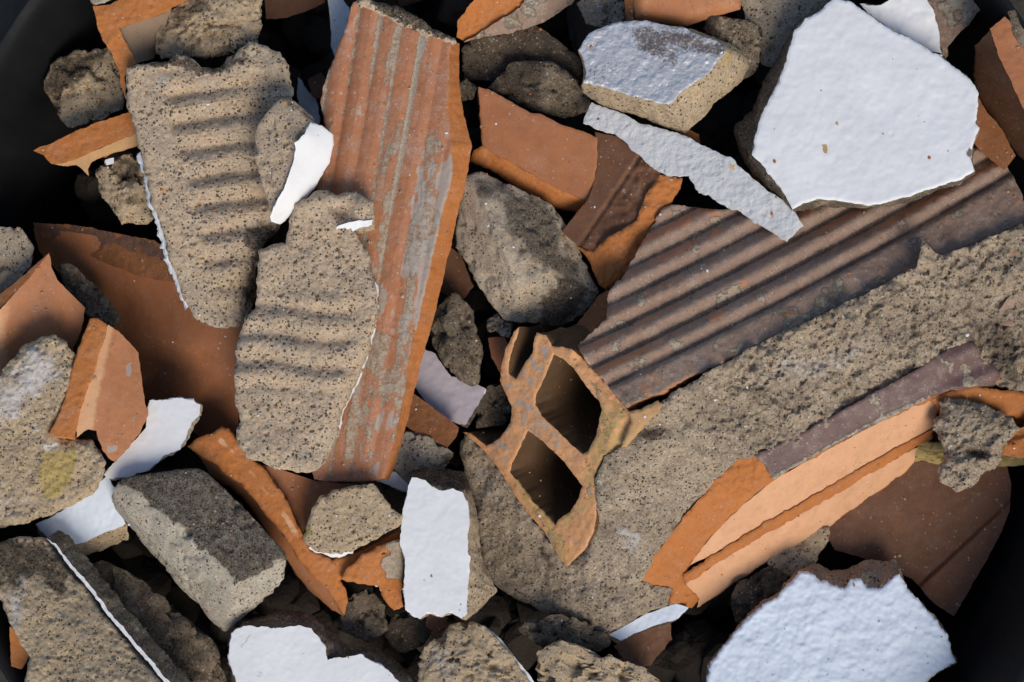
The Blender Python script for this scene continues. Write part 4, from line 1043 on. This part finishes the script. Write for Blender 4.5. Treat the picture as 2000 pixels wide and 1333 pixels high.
# bottom centre
WT = [(800, 945), (806, 934), (828, 936), (842, 950), (856, 958), (885, 956), (903, 962), (912, 985), (916, 1010), (914, 1045), (917, 1090), (915, 1120), (913, 1165), (911, 1200), (903, 1208), (880, 1196), (860, 1205), (835, 1196), (820, 1209), (793, 1192), (789, 1150), (792, 1100), (781, 1060), (785, 1020), (790, 980)]
piece('plaster_block', 'upright rectangular white plaster block left of the hollow brick, bottom centre', 'plaster block', G_P,
      slab('paint_layer', WT, (64, 0, .02), 5, [M['whitesm'], M['white']], res=3, rag=2, wl=14, bs=1, trough=.2, stains=[('soot_shade', [(840, 1122), (844, 1122), (844, 1130), (840, 1128)], 2, .9)]),
      slab('mortar_body', WT, (60, 0, .02), 75, [M['tan2'], M['tan2']], res=3.5, rag=2, wl=14, rough=1.4, bulge=2,
           bottom=[(806, 935), (815, 918), (840, 912), (858, 918), (878, 916), (905, 922), (915, 940), (928, 985), (933, 1020), (936, 1060), (946, 1100), (968, 1148), (970, 1158), (935, 1190), (915, 1205), (885, 1195), (860, 1203), (838, 1195), (822, 1206), (798, 1190), (794, 1150), (797, 1100), (788, 1060), (792, 1020), (797, 980)],
           stains=[('soot_shade', [(800, 900), (925, 900), (930, 960), (800, 950)], 14, .9)]))
piece('mortar_chunk', 'flat tan mortar chunk with whitish lower rim resting on the long clay edge', 'mortar chunk', G_M,
      slab('mortar_body', [(596, 1040), (600, 1020), (610, 995), (622, 972), (650, 958), (690, 950), (728, 944), (745, 965), (765, 990), (786, 1008), (782, 1026), (755, 1040), (720, 1060), (690, 1076), (650, 1082), (622, 1078), (598, 1062), (590, 1052)], (72, 0, -.12), 40, [M['tan2'], M['tan']], res=2.6, rag=2.5, wl=18, trough=1.0, pore=.8, rnd=6, rndw=9, bs=.95, rough=1.2,
           stains=[('ochre', [(594, 1030), (606, 1032), (606, 1048), (595, 1046)], 5, .8), ('soot_shade', [(605, 985), (650, 955), (725, 945), (690, 962), (640, 975)], 12, .6)]),
      slab('paint_backing', [(604, 1068), (622, 1079), (650, 1085), (690, 1079), (690, 1070), (640, 1070)], (38, 0, 0), 6, [M['white'], M['white']], res=3, rag=1.5, bs=1, off=(0, 3)))
piece('clay_wall_edge', 'long orange clay wall with broken upper edge, running below the plank to a tip', 'brick shard', G_C,
      slab('fractured_edge', [(366, 872), (385, 855), (410, 848), (432, 834), (446, 838), (470, 868), (500, 900), (520, 920), (545, 955), (570, 1000), (592, 1045), (610, 1075), (648, 1092), (690, 1082), (735, 1062), (785, 1032), (785, 1060), (735, 1090), (690, 1118), (664, 1135), (676, 1150), (679, 1175), (672, 1203), (658, 1185), (640, 1150), (612, 1125), (590, 1100), (560, 1055), (530, 1020), (505, 985), (470, 945), (438, 925), (415, 905), (395, 895)],
           [(366, 872, 30), (440, 835, 40), (520, 940, 36), (600, 1080, 26), (672, 1200, 4), (785, 1035, 24)], 30, [M['clayfr'], M['clayfr']], res=2.8, rag=1.8, wl=20, bs=.98, trough=.8, rnd=4, rndw=7,
           attr={'pale': lambda x, y: (.45 + .6 * fbm(XY(x, y), 30, 3, .6, 3)) * ss(10 + 5 * fbm(XY(x, y), 40, 2, .6, 5), 2, dist(XY(x, y)[:, :2], [(432, 862), (470, 900), (520, 960), (565, 1020), (600, 1085), (565, 1020), (520, 960), (470, 900)]))}),
      slab('lower_wall', [(380, 880), (415, 904), (438, 924), (470, 944), (505, 984), (530, 1018), (560, 1054), (590, 1098), (612, 1124), (640, 1150), (660, 1190), (672, 1205), (648, 1192), (600, 1150), (565, 1100), (520, 1040), (470, 965), (410, 925)], [(380, 880, 10), (470, 944, 14), (612, 1124, 0), (470, 965, -26), (600, 1150, -50), (672, 1203, -14)], 20, [M['claylt'], M['clayfr']], res=3.2, rag=1.2, trough=.3))
piece('clay_shard', 'dull clay wall seen behind the flat tan mortar chunk, under the plank end', 'brick shard', G_C,
      slab('clay_shard', [(500, 905), (560, 922), (620, 940), (700, 948), (640, 975), (610, 1000), (590, 1045), (560, 985), (525, 935)], [(500, 905, 26), (700, 948, 6), (590, 1045, 10), (600, 960, -6)], 20, [M['clay'], M['claydkfr']], res=3.5, rag=1.2, trough=.3))
piece('clay_shard', 'triangular red clay fragment with a grey mortar side, left of the upright white block', 'brick shard', G_C,
      slab('clay_shard', [(664, 1132), (680, 1110), (705, 1085), (730, 1072), (760, 1058), (786, 1055), (788, 1120), (786, 1165), (788, 1185), (770, 1193), (752, 1175), (740, 1145), (700, 1140)], [(664, 1132, 34), (760, 1058, 56), (786, 1185, 20), (730, 1100, 58), (740, 1148, 34)], 40, [M['clayfr'], M['clayfr']], res=2.8, rag=2, wl=18, trough=1.2, rnd=4, rndw=6,
           attr={'residue': lambda x, y: ss(744, 760, np.asarray(x) + 12 * fbm(XY(x, y), 20, 2, .6, 3)) * ss(1140, 1125, y) * .9}))
# bottom left
piece('mortar_block', 'thick mortar block with sooty dark top and pale front, lower left', 'mortar block', G_M,
      rock('mortar_block', [(213, 962, 66), (232, 930, 74), (300, 918, 78), (372, 908, 80), (395, 912, 80), (440, 950, 76), (510, 1020, 70), (565, 1084, 62), (552, 1100, 62), (460, 1142, 80), (410, 1090, 86), (330, 1018, 88), (260, 968, 84),
                            (566, 1100, 50), (556, 1140, 10), (545, 1155, -6), (500, 1190, -10), (442, 1242, -10), (410, 1215, -20), (350, 1150, -22), (290, 1080, -22), (240, 1020, -12), (215, 985, 20)], [M['pale']], 30, .85, sub=6, p=44, rough=.9, big=2,
           stains=[('soot_shade', [(225, 935), (300, 915), (380, 906), (440, 945), (568, 1082), (530, 1105), (462, 1136), (405, 1080), (325, 1008), (270, 965)], 14, 1.0), ('soot_shade', [(215, 985), (290, 1085), (350, 1155), (440, 1245), (380, 1150), (300, 1050), (240, 985)], 20, .45), ('ochre', [(452, 1150), (566, 1090), (556, 1145), (442, 1240)], 14, .10)]))  # sooty top; ochre puts warm sunlight into the right face's colour
piece('plaster_fragment', 'bluish white plaster fragment in shade between the yellow patched chunk and the sooty block', 'plaster fragment', G_P,
      slab('paint_layer', [(70, 1024), (120, 1000), (170, 965), (210, 930), (230, 960), (238, 1000), (245, 1024), (205, 1040), (165, 1058), (130, 1068), (105, 1060), (85, 1042)], [(70, 1024, -10), (210, 930, 10), (245, 1024, -14), (130, 1068, -18)], 6, [M['whiterough'], M['white']], res=3.2, rag=1.8, bs=1, trough=.4),
      slab('mortar_body', [(70, 1024), (120, 1000), (170, 965), (210, 930), (230, 960), (238, 1000), (246, 1024), (206, 1042), (165, 1060), (130, 1070), (105, 1062), (85, 1044)], [(70, 1024, -15), (210, 930, 5), (245, 1024, -19), (130, 1068, -23)], 50, [M['tan2'], M['tan2']], res=4, rag=1.8, bs=.98, off=(8, 28), rough=1.5))
PR = [(-30, 1075), (0, 1060), (40, 1048), (85, 1050), (100, 1065), (130, 1108), (170, 1155), (210, 1210), (250, 1258), (290, 1305), (330, 1352), (350, 1380), (30, 1380), (48, 1330), (60, 1285), (40, 1255), (20, 1215), (5, 1170), (-30, 1150)]
piece('plaster_wedge', 'big mortar wedge with white painted edge line running down to the bottom left', 'plaster chunk', G_P,
      slab('mortar_body', PR, [(-30, 1090, 130), (85, 1050, 66), (340, 1352, 96), (40, 1340, 175)], 90, [M['tan2'], M['grey']], res=2.8, rag=3, wl=24, hfun=lambda x, y: 5 * fbm(XY(x, y), 90, 3, .55, 4), trough=1.3, pore=.8, rnd=5, rndw=7, rough=1.5,
           bottom=[(-30, 1090), (0, 1080), (50, 1062), (95, 1058), (125, 1075), (165, 1120), (210, 1165), (255, 1215), (300, 1265), (345, 1312), (385, 1355), (410, 1385), (30, 1385), (48, 1340), (60, 1290), (42, 1262), (24, 1222), (8, 1178), (-30, 1160)],
           stains=[('soot_shade', [(-30, 1060), (85, 1045), (140, 1115), (120, 1160), (70, 1130), (-30, 1180)], 34, .8), ('chalk', [(0, 1150), (40, 1120), (60, 1170), (40, 1260), (10, 1210)], 20, .5), ('soot_shade', [(80, 1150), (170, 1160), (190, 1200), (120, 1190)], 24, .4)]),
      slab('paint_layer', [(88, 1052), (104, 1064), (134, 1106), (174, 1152), (214, 1206), (256, 1256), (296, 1302), (336, 1350), (354, 1380), (364, 1380), (341, 1345), (298, 1293), (259, 1249), (218, 1200), (178, 1146), (137, 1100), (109, 1063)], [(88, 1052, 62), (354, 1380, 96)], 40, [M['white'], M['dirty']], res=3, rag=1.5, wl=14, bs=1, off=(26, -16), rough=.9))
piece('clay_shard', 'tiny orange clay shard at the left edge beside the big mortar wedge', 'brick shard', G_C,
      slab('clay_shard', [(18, 1222), (38, 1240), (66, 1262), (56, 1285), (40, 1308), (22, 1302)], (116, 0, 0), 16, [M['clayfr'], M['clayfr']], res=3.5, rag=1.5))
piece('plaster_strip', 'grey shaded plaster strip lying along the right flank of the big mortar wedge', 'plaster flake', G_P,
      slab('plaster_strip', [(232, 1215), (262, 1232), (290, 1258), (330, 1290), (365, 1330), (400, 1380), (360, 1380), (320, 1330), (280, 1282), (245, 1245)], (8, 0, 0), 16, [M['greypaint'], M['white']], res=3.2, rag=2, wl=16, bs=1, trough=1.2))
piece('mortar_chunk', 'dark shadowed mortar chunk between the big wedge and the white bottom piece', 'mortar chunk', G_M,
      rock('mortar_chunk', [(150, 1110, -60), (200, 1090, -54), (280, 1130, -46), (360, 1200, -40), (430, 1260, -40), (450, 1340, -40), (440, 1390, -50), (380, 1390, -50), (300, 1270, -50), (220, 1190, -56), (330, 1230, -30)], [M['dirty']], 60, .85, sub=5, rough=2.2, big=6,
           stains=[('ochre', [(310, 1250), (335, 1245), (340, 1265), (315, 1268)], 8, .5)]))
WB = [(447, 1285), (450, 1252), (452, 1238), (476, 1224), (510, 1224), (538, 1228), (560, 1224), (590, 1222), (608, 1228), (622, 1245), (636, 1268), (639, 1288), (668, 1284), (702, 1277), (720, 1288), (745, 1300), (768, 1318), (790, 1345), (810, 1385), (470, 1385), (464, 1340)]
piece('plaster_fragment', 'bright white plaster piece with notched upper edge at the bottom, left of centre', 'plaster fragment', G_P,
      slab('paint_layer', WB, (34, 0, .03), 6, [M['whitesm'], M['white']], res=3, rag=2, wl=14, bs=1, trough=.2),
      slab('mortar_body', WB, (29, 0, .03), 60, [M['dirty'], M['dirty']], res=3.5, rag=2, wl=14, rough=2.0, bulge=5, wrough=2,
           bottom=[(460, 1285), (458, 1250), (465, 1232), (490, 1212), (530, 1200), (560, 1190), (585, 1192), (608, 1200), (625, 1215), (655, 1235), (672, 1255), (690, 1265), (710, 1262), (735, 1268), (765, 1285), (790, 1305), (812, 1325), (830, 1350), (840, 1385), (470, 1385), (466, 1340)]))
piece('mortar_chunk', 'brown and grey mortar chunk at the bottom centre', 'mortar chunk', G_M,
      rock('mortar_body', [(812, 1290, 10), (822, 1268, 18), (860, 1232, 26), (890, 1214, 28), (925, 1214, 30), (955, 1230, 30), (985, 1260, 28), (1015, 1300, 28), (1050, 1345, 26), (1060, 1390, 24), (820, 1390, 14), (900, 1300, 46)], [M['tan2']], 60, .85, sub=6, rough=1.8, pore=.4,
           stains=[('soot_shade', [(860, 1225), (930, 1212), (985, 1260), (1000, 1310), (950, 1290), (900, 1260)], 30, .45), ('chalk', [(815, 1290), (860, 1240), (900, 1260), (890, 1330), (840, 1340)], 30, .45)]),
      slab('paint_backing', [(945, 1222), (975, 1245), (1005, 1282), (1035, 1320), (1066, 1366), (1058, 1370), (1020, 1325), (985, 1280), (950, 1240)], (18, 0, 0), 6, [M['white'], M['white']], res=3, rag=1, bs=1))
piece('mortar_chunk', 'brown rough mortar chunk at the bottom, right of the centre chunk', 'mortar chunk', G_M,
      rock('mortar_chunk', [(1045, 1275, 0), (1062, 1262, 6), (1092, 1250, 6), (1135, 1282, 4), (1200, 1300, 0), (1265, 1305, -4), (1310, 1345, -6), (1310, 1390, -10), (1050, 1390, 0), (1100, 1310, 14)], [M['tan2']], 50, .85, sub=5, rough=2.6, big=5))
piece('mortar_chunk', 'shadowed mortar chunk under the lower tip of the brick mortar', 'mortar chunk', G_M,
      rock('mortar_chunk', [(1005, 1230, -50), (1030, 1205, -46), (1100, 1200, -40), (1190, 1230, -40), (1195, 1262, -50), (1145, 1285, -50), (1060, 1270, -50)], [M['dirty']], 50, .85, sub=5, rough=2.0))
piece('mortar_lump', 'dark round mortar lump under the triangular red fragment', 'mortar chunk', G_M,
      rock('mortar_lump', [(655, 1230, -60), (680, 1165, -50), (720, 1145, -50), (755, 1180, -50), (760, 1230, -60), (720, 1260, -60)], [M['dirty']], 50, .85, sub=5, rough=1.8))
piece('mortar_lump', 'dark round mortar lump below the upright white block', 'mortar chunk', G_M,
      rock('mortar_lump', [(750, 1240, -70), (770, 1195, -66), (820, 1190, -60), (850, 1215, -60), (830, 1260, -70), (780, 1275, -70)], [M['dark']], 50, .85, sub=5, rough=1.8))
piece('clay_shard', 'tiny dull clay bit below the upright white block', 'brick shard', G_C,
      slab('clay_shard', [(835, 1200), (875, 1205), (870, 1225), (850, 1238), (832, 1222)], -30, 20, [M['claydk'], M['claydkfr']], res=4, rag=1))
piece('plaster_fragment', 'lilac white plaster strip peeking out under the lower right of the brick', 'plaster fragment', G_P,
      slab('paint_layer', [(1190, 1240), (1260, 1200), (1320, 1180), (1345, 1188), (1320, 1210), (1270, 1225), (1210, 1250)], (-70, 0, 0), 6, [M['whiterough'], M['white']], res=3.5, rag=1.2, bs=1),
      slab('mortar_body', [(1190, 1242), (1260, 1201), (1320, 1181), (1345, 1190), (1320, 1213), (1270, 1228), (1210, 1253)], (-75, 0, 0), 40, [M['dark'], M['dark']], res=5, rag=1.2))
piece('clay_shard', 'shadowed brown clay shard at the bottom under the lilac strip', 'brick shard', G_C,
      slab('clay_shard', [(1200, 1262), (1255, 1222), (1310, 1215), (1312, 1250), (1270, 1300), (1225, 1300)], -90, 30, [M['claydk'], M['claydk']], res=5, rag=2, trough=1))
# bottom right
piece('mortar_lump', 'rounded tan mortar lump under the peach inner wall of the brick', 'mortar chunk', G_M,
      rock('mortar_lump', [(1498, 1100, -96), (1530, 1055, -100), (1590, 1020, -100), (1624, 1025, -96), (1622, 1060, -92), (1590, 1105, -96), (1555, 1128, -100), (1515, 1122, -100)], [M['tan2']], 50, .85, sub=5, rough=1.0, pore=.6))
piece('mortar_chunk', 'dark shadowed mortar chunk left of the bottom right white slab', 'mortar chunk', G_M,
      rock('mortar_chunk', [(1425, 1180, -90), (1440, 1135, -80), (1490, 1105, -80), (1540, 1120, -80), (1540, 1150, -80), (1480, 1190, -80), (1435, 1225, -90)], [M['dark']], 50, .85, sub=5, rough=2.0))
WR = [(1383, 1340), (1384, 1302), (1405, 1275), (1432, 1236), (1462, 1208), (1492, 1178), (1520, 1165), (1535, 1142), (1562, 1118), (1585, 1120), (1600, 1135), (1650, 1150), (1662, 1134), (1680, 1130), (1692, 1148), (1715, 1152), (1735, 1135), (1756, 1122), (1770, 1148), (1800, 1180), (1828, 1210), (1848, 1240), (1858, 1270), (1866, 1292), (1830, 1312), (1800, 1345), (1760, 1385), (1385, 1385)]
piece('plaster_slab', 'large rough bluish white plaster slab at the bottom right', 'plaster slab', G_P,
      slab('paint_layer', WR, (-26, 0, .05), 7, [M['whiterough'], M['white']], res=3, rag=2.8, wl=14, bs=1, trough=.7, hfun=lambda x, y: 2 * fbm(XY(x, y), 46, 3, .6, 3), rnd=3, rndw=5, stains=[('soot_shade', [(1710, 1210), (1722, 1208), (1722, 1218), (1712, 1220)], 4, .6), ('soot_shade', [(1500, 1310), (1515, 1318), (1510, 1326)], 4, .6)]),
      slab('mortar_body', WR, (-32, 0, .05), 60, [M['grey'], M['grey']], res=4, rag=2.8, wl=14, rough=2.0, bulge=2, wrough=2,
           bottom=[(1380, 1340), (1380, 1300), (1398, 1278), (1428, 1239), (1458, 1210), (1488, 1180), (1512, 1166), (1532, 1138), (1562, 1112), (1590, 1100), (1610, 1108), (1650, 1112), (1665, 1105), (1690, 1098), (1710, 1100), (1730, 1094), (1745, 1092), (1758, 1108), (1770, 1147), (1799, 1181), (1827, 1211), (1846, 1241), (1857, 1271), (1866, 1293), (1830, 1313), (1800, 1346), (1760, 1385), (1382, 1385)]))
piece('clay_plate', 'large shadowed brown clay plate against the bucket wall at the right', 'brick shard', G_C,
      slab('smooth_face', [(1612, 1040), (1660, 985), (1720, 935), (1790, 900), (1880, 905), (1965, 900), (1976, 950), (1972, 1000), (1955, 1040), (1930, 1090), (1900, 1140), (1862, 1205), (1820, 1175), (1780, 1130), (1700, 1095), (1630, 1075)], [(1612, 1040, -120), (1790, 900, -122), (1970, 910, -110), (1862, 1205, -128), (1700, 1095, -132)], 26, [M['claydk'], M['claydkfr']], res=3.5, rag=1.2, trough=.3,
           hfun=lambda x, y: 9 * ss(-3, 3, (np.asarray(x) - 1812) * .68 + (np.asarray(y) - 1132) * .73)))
piece('mortar_clump', 'rough crumbly grey mortar clump on the right end of the brick', 'mortar chunk', G_M,
      slab('mortar_clump', [(1833, 785), (1846, 776), (1880, 780), (1915, 788), (1950, 802), (1978, 820), (1992, 838), (1975, 858), (1962, 872), (1958, 895), (1940, 915), (1922, 922), (1912, 940), (1890, 955), (1868, 962), (1850, 955), (1836, 940), (1834, 918), (1845, 902), (1848, 880), (1836, 860), (1822, 840), (1820, 818), (1833, 812)],
           (24, 0, -.05), 60, [M['crust'], M['crust']], res=2.4, rag=4, wl=18, trough=3.2, rnd=18, rndw=24, bs=.8, rough=2.4, hfun=lambda x, y: 9 * fbm(XY(x, y), 40, 3, .6, 6) - 14 * np.exp(-(((np.asarray(x) - 1905) / 40) ** 2 + ((np.asarray(y) - 885) / 10) ** 2)),
           stains=[('soot_shade', [(1835, 785), (1880, 780), (1990, 835), (1960, 850), (1890, 800)], 14, .6), ('soot_shade', [(1880, 875), (1935, 880), (1930, 898), (1890, 890)], 12, .7)]))  # upper edge and hollow darkened
piece('clay_shard', 'small orange clay shard at the right edge below the crumbly clump', 'brick shard', G_C,
      slab('clay_shard', [(1955, 888), (1968, 860), (1990, 838), (2030, 815), (2030, 890), (1990, 895)], (-14, 0, 0), 40, [M['clayfr'], M['clayfr']], res=3, rag=1.6, trough=1, hfun=lambda x, y: 8 * ss(-6, 6, (np.asarray(y) - 866) + (np.asarray(x) - 1960) * .35)))
piece('clay_shard', 'ribbed greyish clay bit at the right edge stuck into the brick mortar', 'brick shard', G_C,
      slab('clay_shard', [(1952, 605), (1975, 575), (2030, 540), (2030, 625), (1990, 640), (1955, 635)], [(1952, 605, 26), (2030, 540, 22), (2030, 625, -6), (1955, 635, 12)], 26, [M['ribbed'], M['clayfr']], res=3, rag=1.5, hfun=lambda x, y: 6 * np.sin((np.asarray(y) + .5 * np.asarray(x)) / 8.)))
# upper gaps
piece('plaster_fragment', 'narrow lilac white plaster piece standing behind the top left corner of the plank', 'plaster fragment', G_P,
      slab('paint_layer', [(636, -30), (655, -30), (672, 2), (682, 15), (684, 30), (668, 75), (655, 110), (648, 90), (645, 40)], (-30, 0, 0), 8, [M['greypaint'], M['white']], res=4, rag=1.5, bs=1),
      slab('mortar_body', [(636, -30), (655, -30), (672, 2), (682, 15), (684, 30), (668, 75), (655, 110), (648, 90), (645, 40)], (-36, 0, 0), 40, [M['dark'], M['dark']], res=6, rag=1.5))
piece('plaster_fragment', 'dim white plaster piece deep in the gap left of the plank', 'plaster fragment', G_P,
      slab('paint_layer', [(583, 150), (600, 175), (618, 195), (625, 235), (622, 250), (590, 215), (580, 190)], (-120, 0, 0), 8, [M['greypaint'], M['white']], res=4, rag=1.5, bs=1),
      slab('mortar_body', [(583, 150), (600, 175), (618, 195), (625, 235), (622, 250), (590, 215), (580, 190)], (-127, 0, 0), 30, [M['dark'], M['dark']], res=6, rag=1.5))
piece('clay_shard', 'deep shadowed clay piece at the top between the brown chunk and the plank', 'brick shard', G_C,
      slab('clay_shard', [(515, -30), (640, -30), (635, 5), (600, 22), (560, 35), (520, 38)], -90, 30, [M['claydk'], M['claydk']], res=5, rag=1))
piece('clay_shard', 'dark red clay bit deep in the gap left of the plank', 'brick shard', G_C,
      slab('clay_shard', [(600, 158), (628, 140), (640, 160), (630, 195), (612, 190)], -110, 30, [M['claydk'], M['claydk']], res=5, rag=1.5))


# ------------------------------------------------------------------ bucket, debris, ground
def lathe(part, prof, cx, cy, n=160, mat=None):
    V = []; F = []
    for r, z in prof:
        for k in range(n):
            a = 2 * math.pi * k / n
            V.append((r * math.cos(a), r * math.sin(a), z))
    m = len(prof)
    for i in range(m - 1):
        for k in range(n):
            j = (k + 1) % n
            F.append((i * n + k, i * n + j, (i + 1) * n + j, (i + 1) * n + k))
    me = bpy.data.meshes.new(part); me.from_pydata([(x * S, y * S, z * S) for x, y, z in V], [], F)
    me.materials.append(mat)
    me.polygons.foreach_set('use_smooth', np.ones(len(me.polygons), bool)); me.update()
    me.set_sharp_from_angle(angle=math.radians(40))
    o = bpy.data.objects.new(part, me); col.objects.link(o)
    return o


BX, BY = 1010.0, 690.0
FLOOR = -460.0
prof = [(0, FLOOR), (990, FLOOR), (1012, FLOOR + 10), (1022, FLOOR + 40), (1100, -60), (1113, 70), (1117, 88), (1124, 98), (1134, 102), (1142, 98), (1144, 88), (1144, 70), (1136, 66), (1126, 64), (1120, 50), (1110, -70), (1034, FLOOR + 30), (1022, FLOOR - 6), (0, FLOOR - 6)]
b = lathe('bucket', prof, BX, BY, mat=M['plastic'])
b.location = ((BX - CX) * S, -(BY - CY) * S, 0)
# the origin at the bucket's base
b.location.z = (FLOOR - 6) * S
for v in b.data.vertices:
    v.co.z -= (FLOOR - 6) * S
b['label'] = 'round black plastic bucket holding the rubble, its wall showing in the corners'
b['category'] = 'bucket'


def sheet(name, half, z, mat):
    me = bpy.data.meshes.new(name)
    me.from_pydata([(-half, -half, 0), (half, -half, 0), (half, half, 0), (-half, half, 0)], [], [(0, 1, 2, 3)])
    me.materials.append(mat)
    o = bpy.data.objects.new(name, me); col.objects.link(o); o.location = (0, 0, z); o['kind'] = 'structure'
    return o


sheet('ground', 30.0, (FLOOR - 8) * S, M['ground'])

# uncountable broken bits and dust filling the bottom of the bucket
r_ = random.Random(4)
Vs = []; Fs = []; nb = 0
Ui, Fi = ico(2)
for k in range(800):
    a = r_.uniform(0, 2 * math.pi); rr = 985 * math.sqrt(r_.random())
    zz = r_.uniform(FLOOR + 30, -215)
    rr = min(rr, 950 + (zz - FLOOR) * .1)
    s = np.array([r_.uniform(28, 85), r_.uniform(28, 70), r_.uniform(22, 50)])
    d = Ui * (1 + .28 * fbm(Ui * 1.0 + k * 3.1, .9, 2, .5, k)[:, None]) * s
    th = r_.uniform(0, 6.28); ct, st = math.cos(th), math.sin(th)
    d = np.column_stack([d[:, 0] * ct - d[:, 1] * st, d[:, 0] * st + d[:, 1] * ct, d[:, 2]])
    Vs.append(d + np.array([BX + rr * math.cos(a), BY + rr * math.sin(a), zz]))
    Fs += [tuple(i + nb for i in f) for f in Fi]; nb += len(Ui)
Vd = np.vstack(Vs)
Wd = np.column_stack([(Vd[:, 0] - CX) * S, -(Vd[:, 1] - CY) * S, Vd[:, 2] * S])
me = bpy.data.meshes.new('debris'); me.from_pydata(Wd.tolist(), [], Fs); me.materials.append(M['debris']); me.update()
o = bpy.data.objects.new('debris', me); col.objects.link(o)
o['kind'] = 'stuff'; o['label'] = 'dark fine rubble filling the bottom of the bucket'; o['category'] = 'rubble'

# tiny crumbs and dust grains settled on the upper faces
bpy.context.view_layer.update()
dg = bpy.context.evaluated_depsgraph_get()
U1, F1 = ico(1)
Vs = []; Fs = []; Ms = []; nb = 0
for k in range(1500):
    x = r_.uniform(-30, 2030); y = r_.uniform(-30, 1363)
    ok, loc, nor, _, ob, _ = scene.ray_cast(dg, ((x - CX) * S, -(y - CY) * S, .3), (0, 0, -1))
    if not ok or nor.z < .35 or ob.name.startswith(('ground', 'bucket', 'debris')):
        continue
    if 'paint' in ob.name and r_.random() < .8:
        continue
    rad = S * (1.0 + 2.6 * r_.random() ** 4)
    d = U1 * (1 + .35 * fbm(U1 + k * 2.7, .8, 2, .5, k)[:, None]) * np.array([r_.uniform(.7, 1.3), r_.uniform(.7, 1.3), r_.uniform(.5, .9)]) * rad
    Vs.append(d + np.array(loc) + np.array([0, 0, rad * .3]))
    Fs += [tuple(i_ + nb for i_ in f) for f in F1]; nb += len(U1)
    Ms += [r_.choice((0, 0, 0, 0, 1, 1, 2))] * len(F1)
me = bpy.data.meshes.new('grit'); me.from_pydata(np.vstack(Vs).tolist(), [], Fs)
for m_ in (M['tan2'], M['clayfr'], M['white']):
    me.materials.append(m_)
me.polygons.foreach_set('material_index', np.array(Ms, np.int32)); me.update()
o = bpy.data.objects.new('grit', me); col.objects.link(o)
o['kind'] = 'stuff'; o['label'] = 'tiny pale crumbs and dust grains scattered over the rubble'; o['category'] = 'grit'

# ------------------------------------------------------------------ light, camera
SUN = Vector((.32, -.70, .74)).normalized()
world = bpy.data.worlds.new('World'); scene.world = world; world.use_nodes = True
nt = world.node_tree; nt.nodes.clear()
wo = nt.nodes.new('ShaderNodeOutputWorld'); bg = nt.nodes.new('ShaderNodeBackground'); sky = nt.nodes.new('ShaderNodeTexSky')
sky.sky_type = 'NISHITA'; sky.sun_disc = False
sky.sun_elevation = math.asin(SUN.z); sky.sun_rotation = math.atan2(SUN.x, SUN.y)
sky.altitude = 50; sky.air_density = 1.0; sky.dust_density = 1.2; sky.ozone_density = 1.0
bg.inputs['Strength'].default_value = .082
nt.links.new(sky.outputs[0], bg.inputs[0]); nt.links.new(bg.outputs[0], wo.inputs[0])
sl = bpy.data.lights.new('sun', 'SUN'); sl.energy = 1.5; sl.angle = math.radians(34); sl.color = (1.0, .90, .76)
so = bpy.data.objects.new('sun', sl); col.objects.link(so); so.rotation_mode = 'QUATERNION'
so.rotation_quaternion = SUN.to_track_quat('Z', 'Y'); so.location = SUN * 3

cam = bpy.data.cameras.new('camera'); co = bpy.data.objects.new('camera', cam); col.objects.link(co)
co.location = (0, 0, D * S)
cam.sensor_width = 36; cam.lens = 36 * D / 2000.0
cam.clip_start = .01; cam.clip_end = 200
cam.dof.use_dof = True; cam.dof.focus_distance = (D - 90) * S; cam.dof.aperture_fstop = 10
scene.camera = co
vs = scene.view_settings
vs.view_transform = 'Standard'; vs.look = 'None'; vs.gamma = 1; vs.use_curve_mapping = False; vs.exposure = 0.8
scene.cycles.max_bounces = 6; scene.cycles.diffuse_bounces = 3
scene.cycles.use_denoising = True
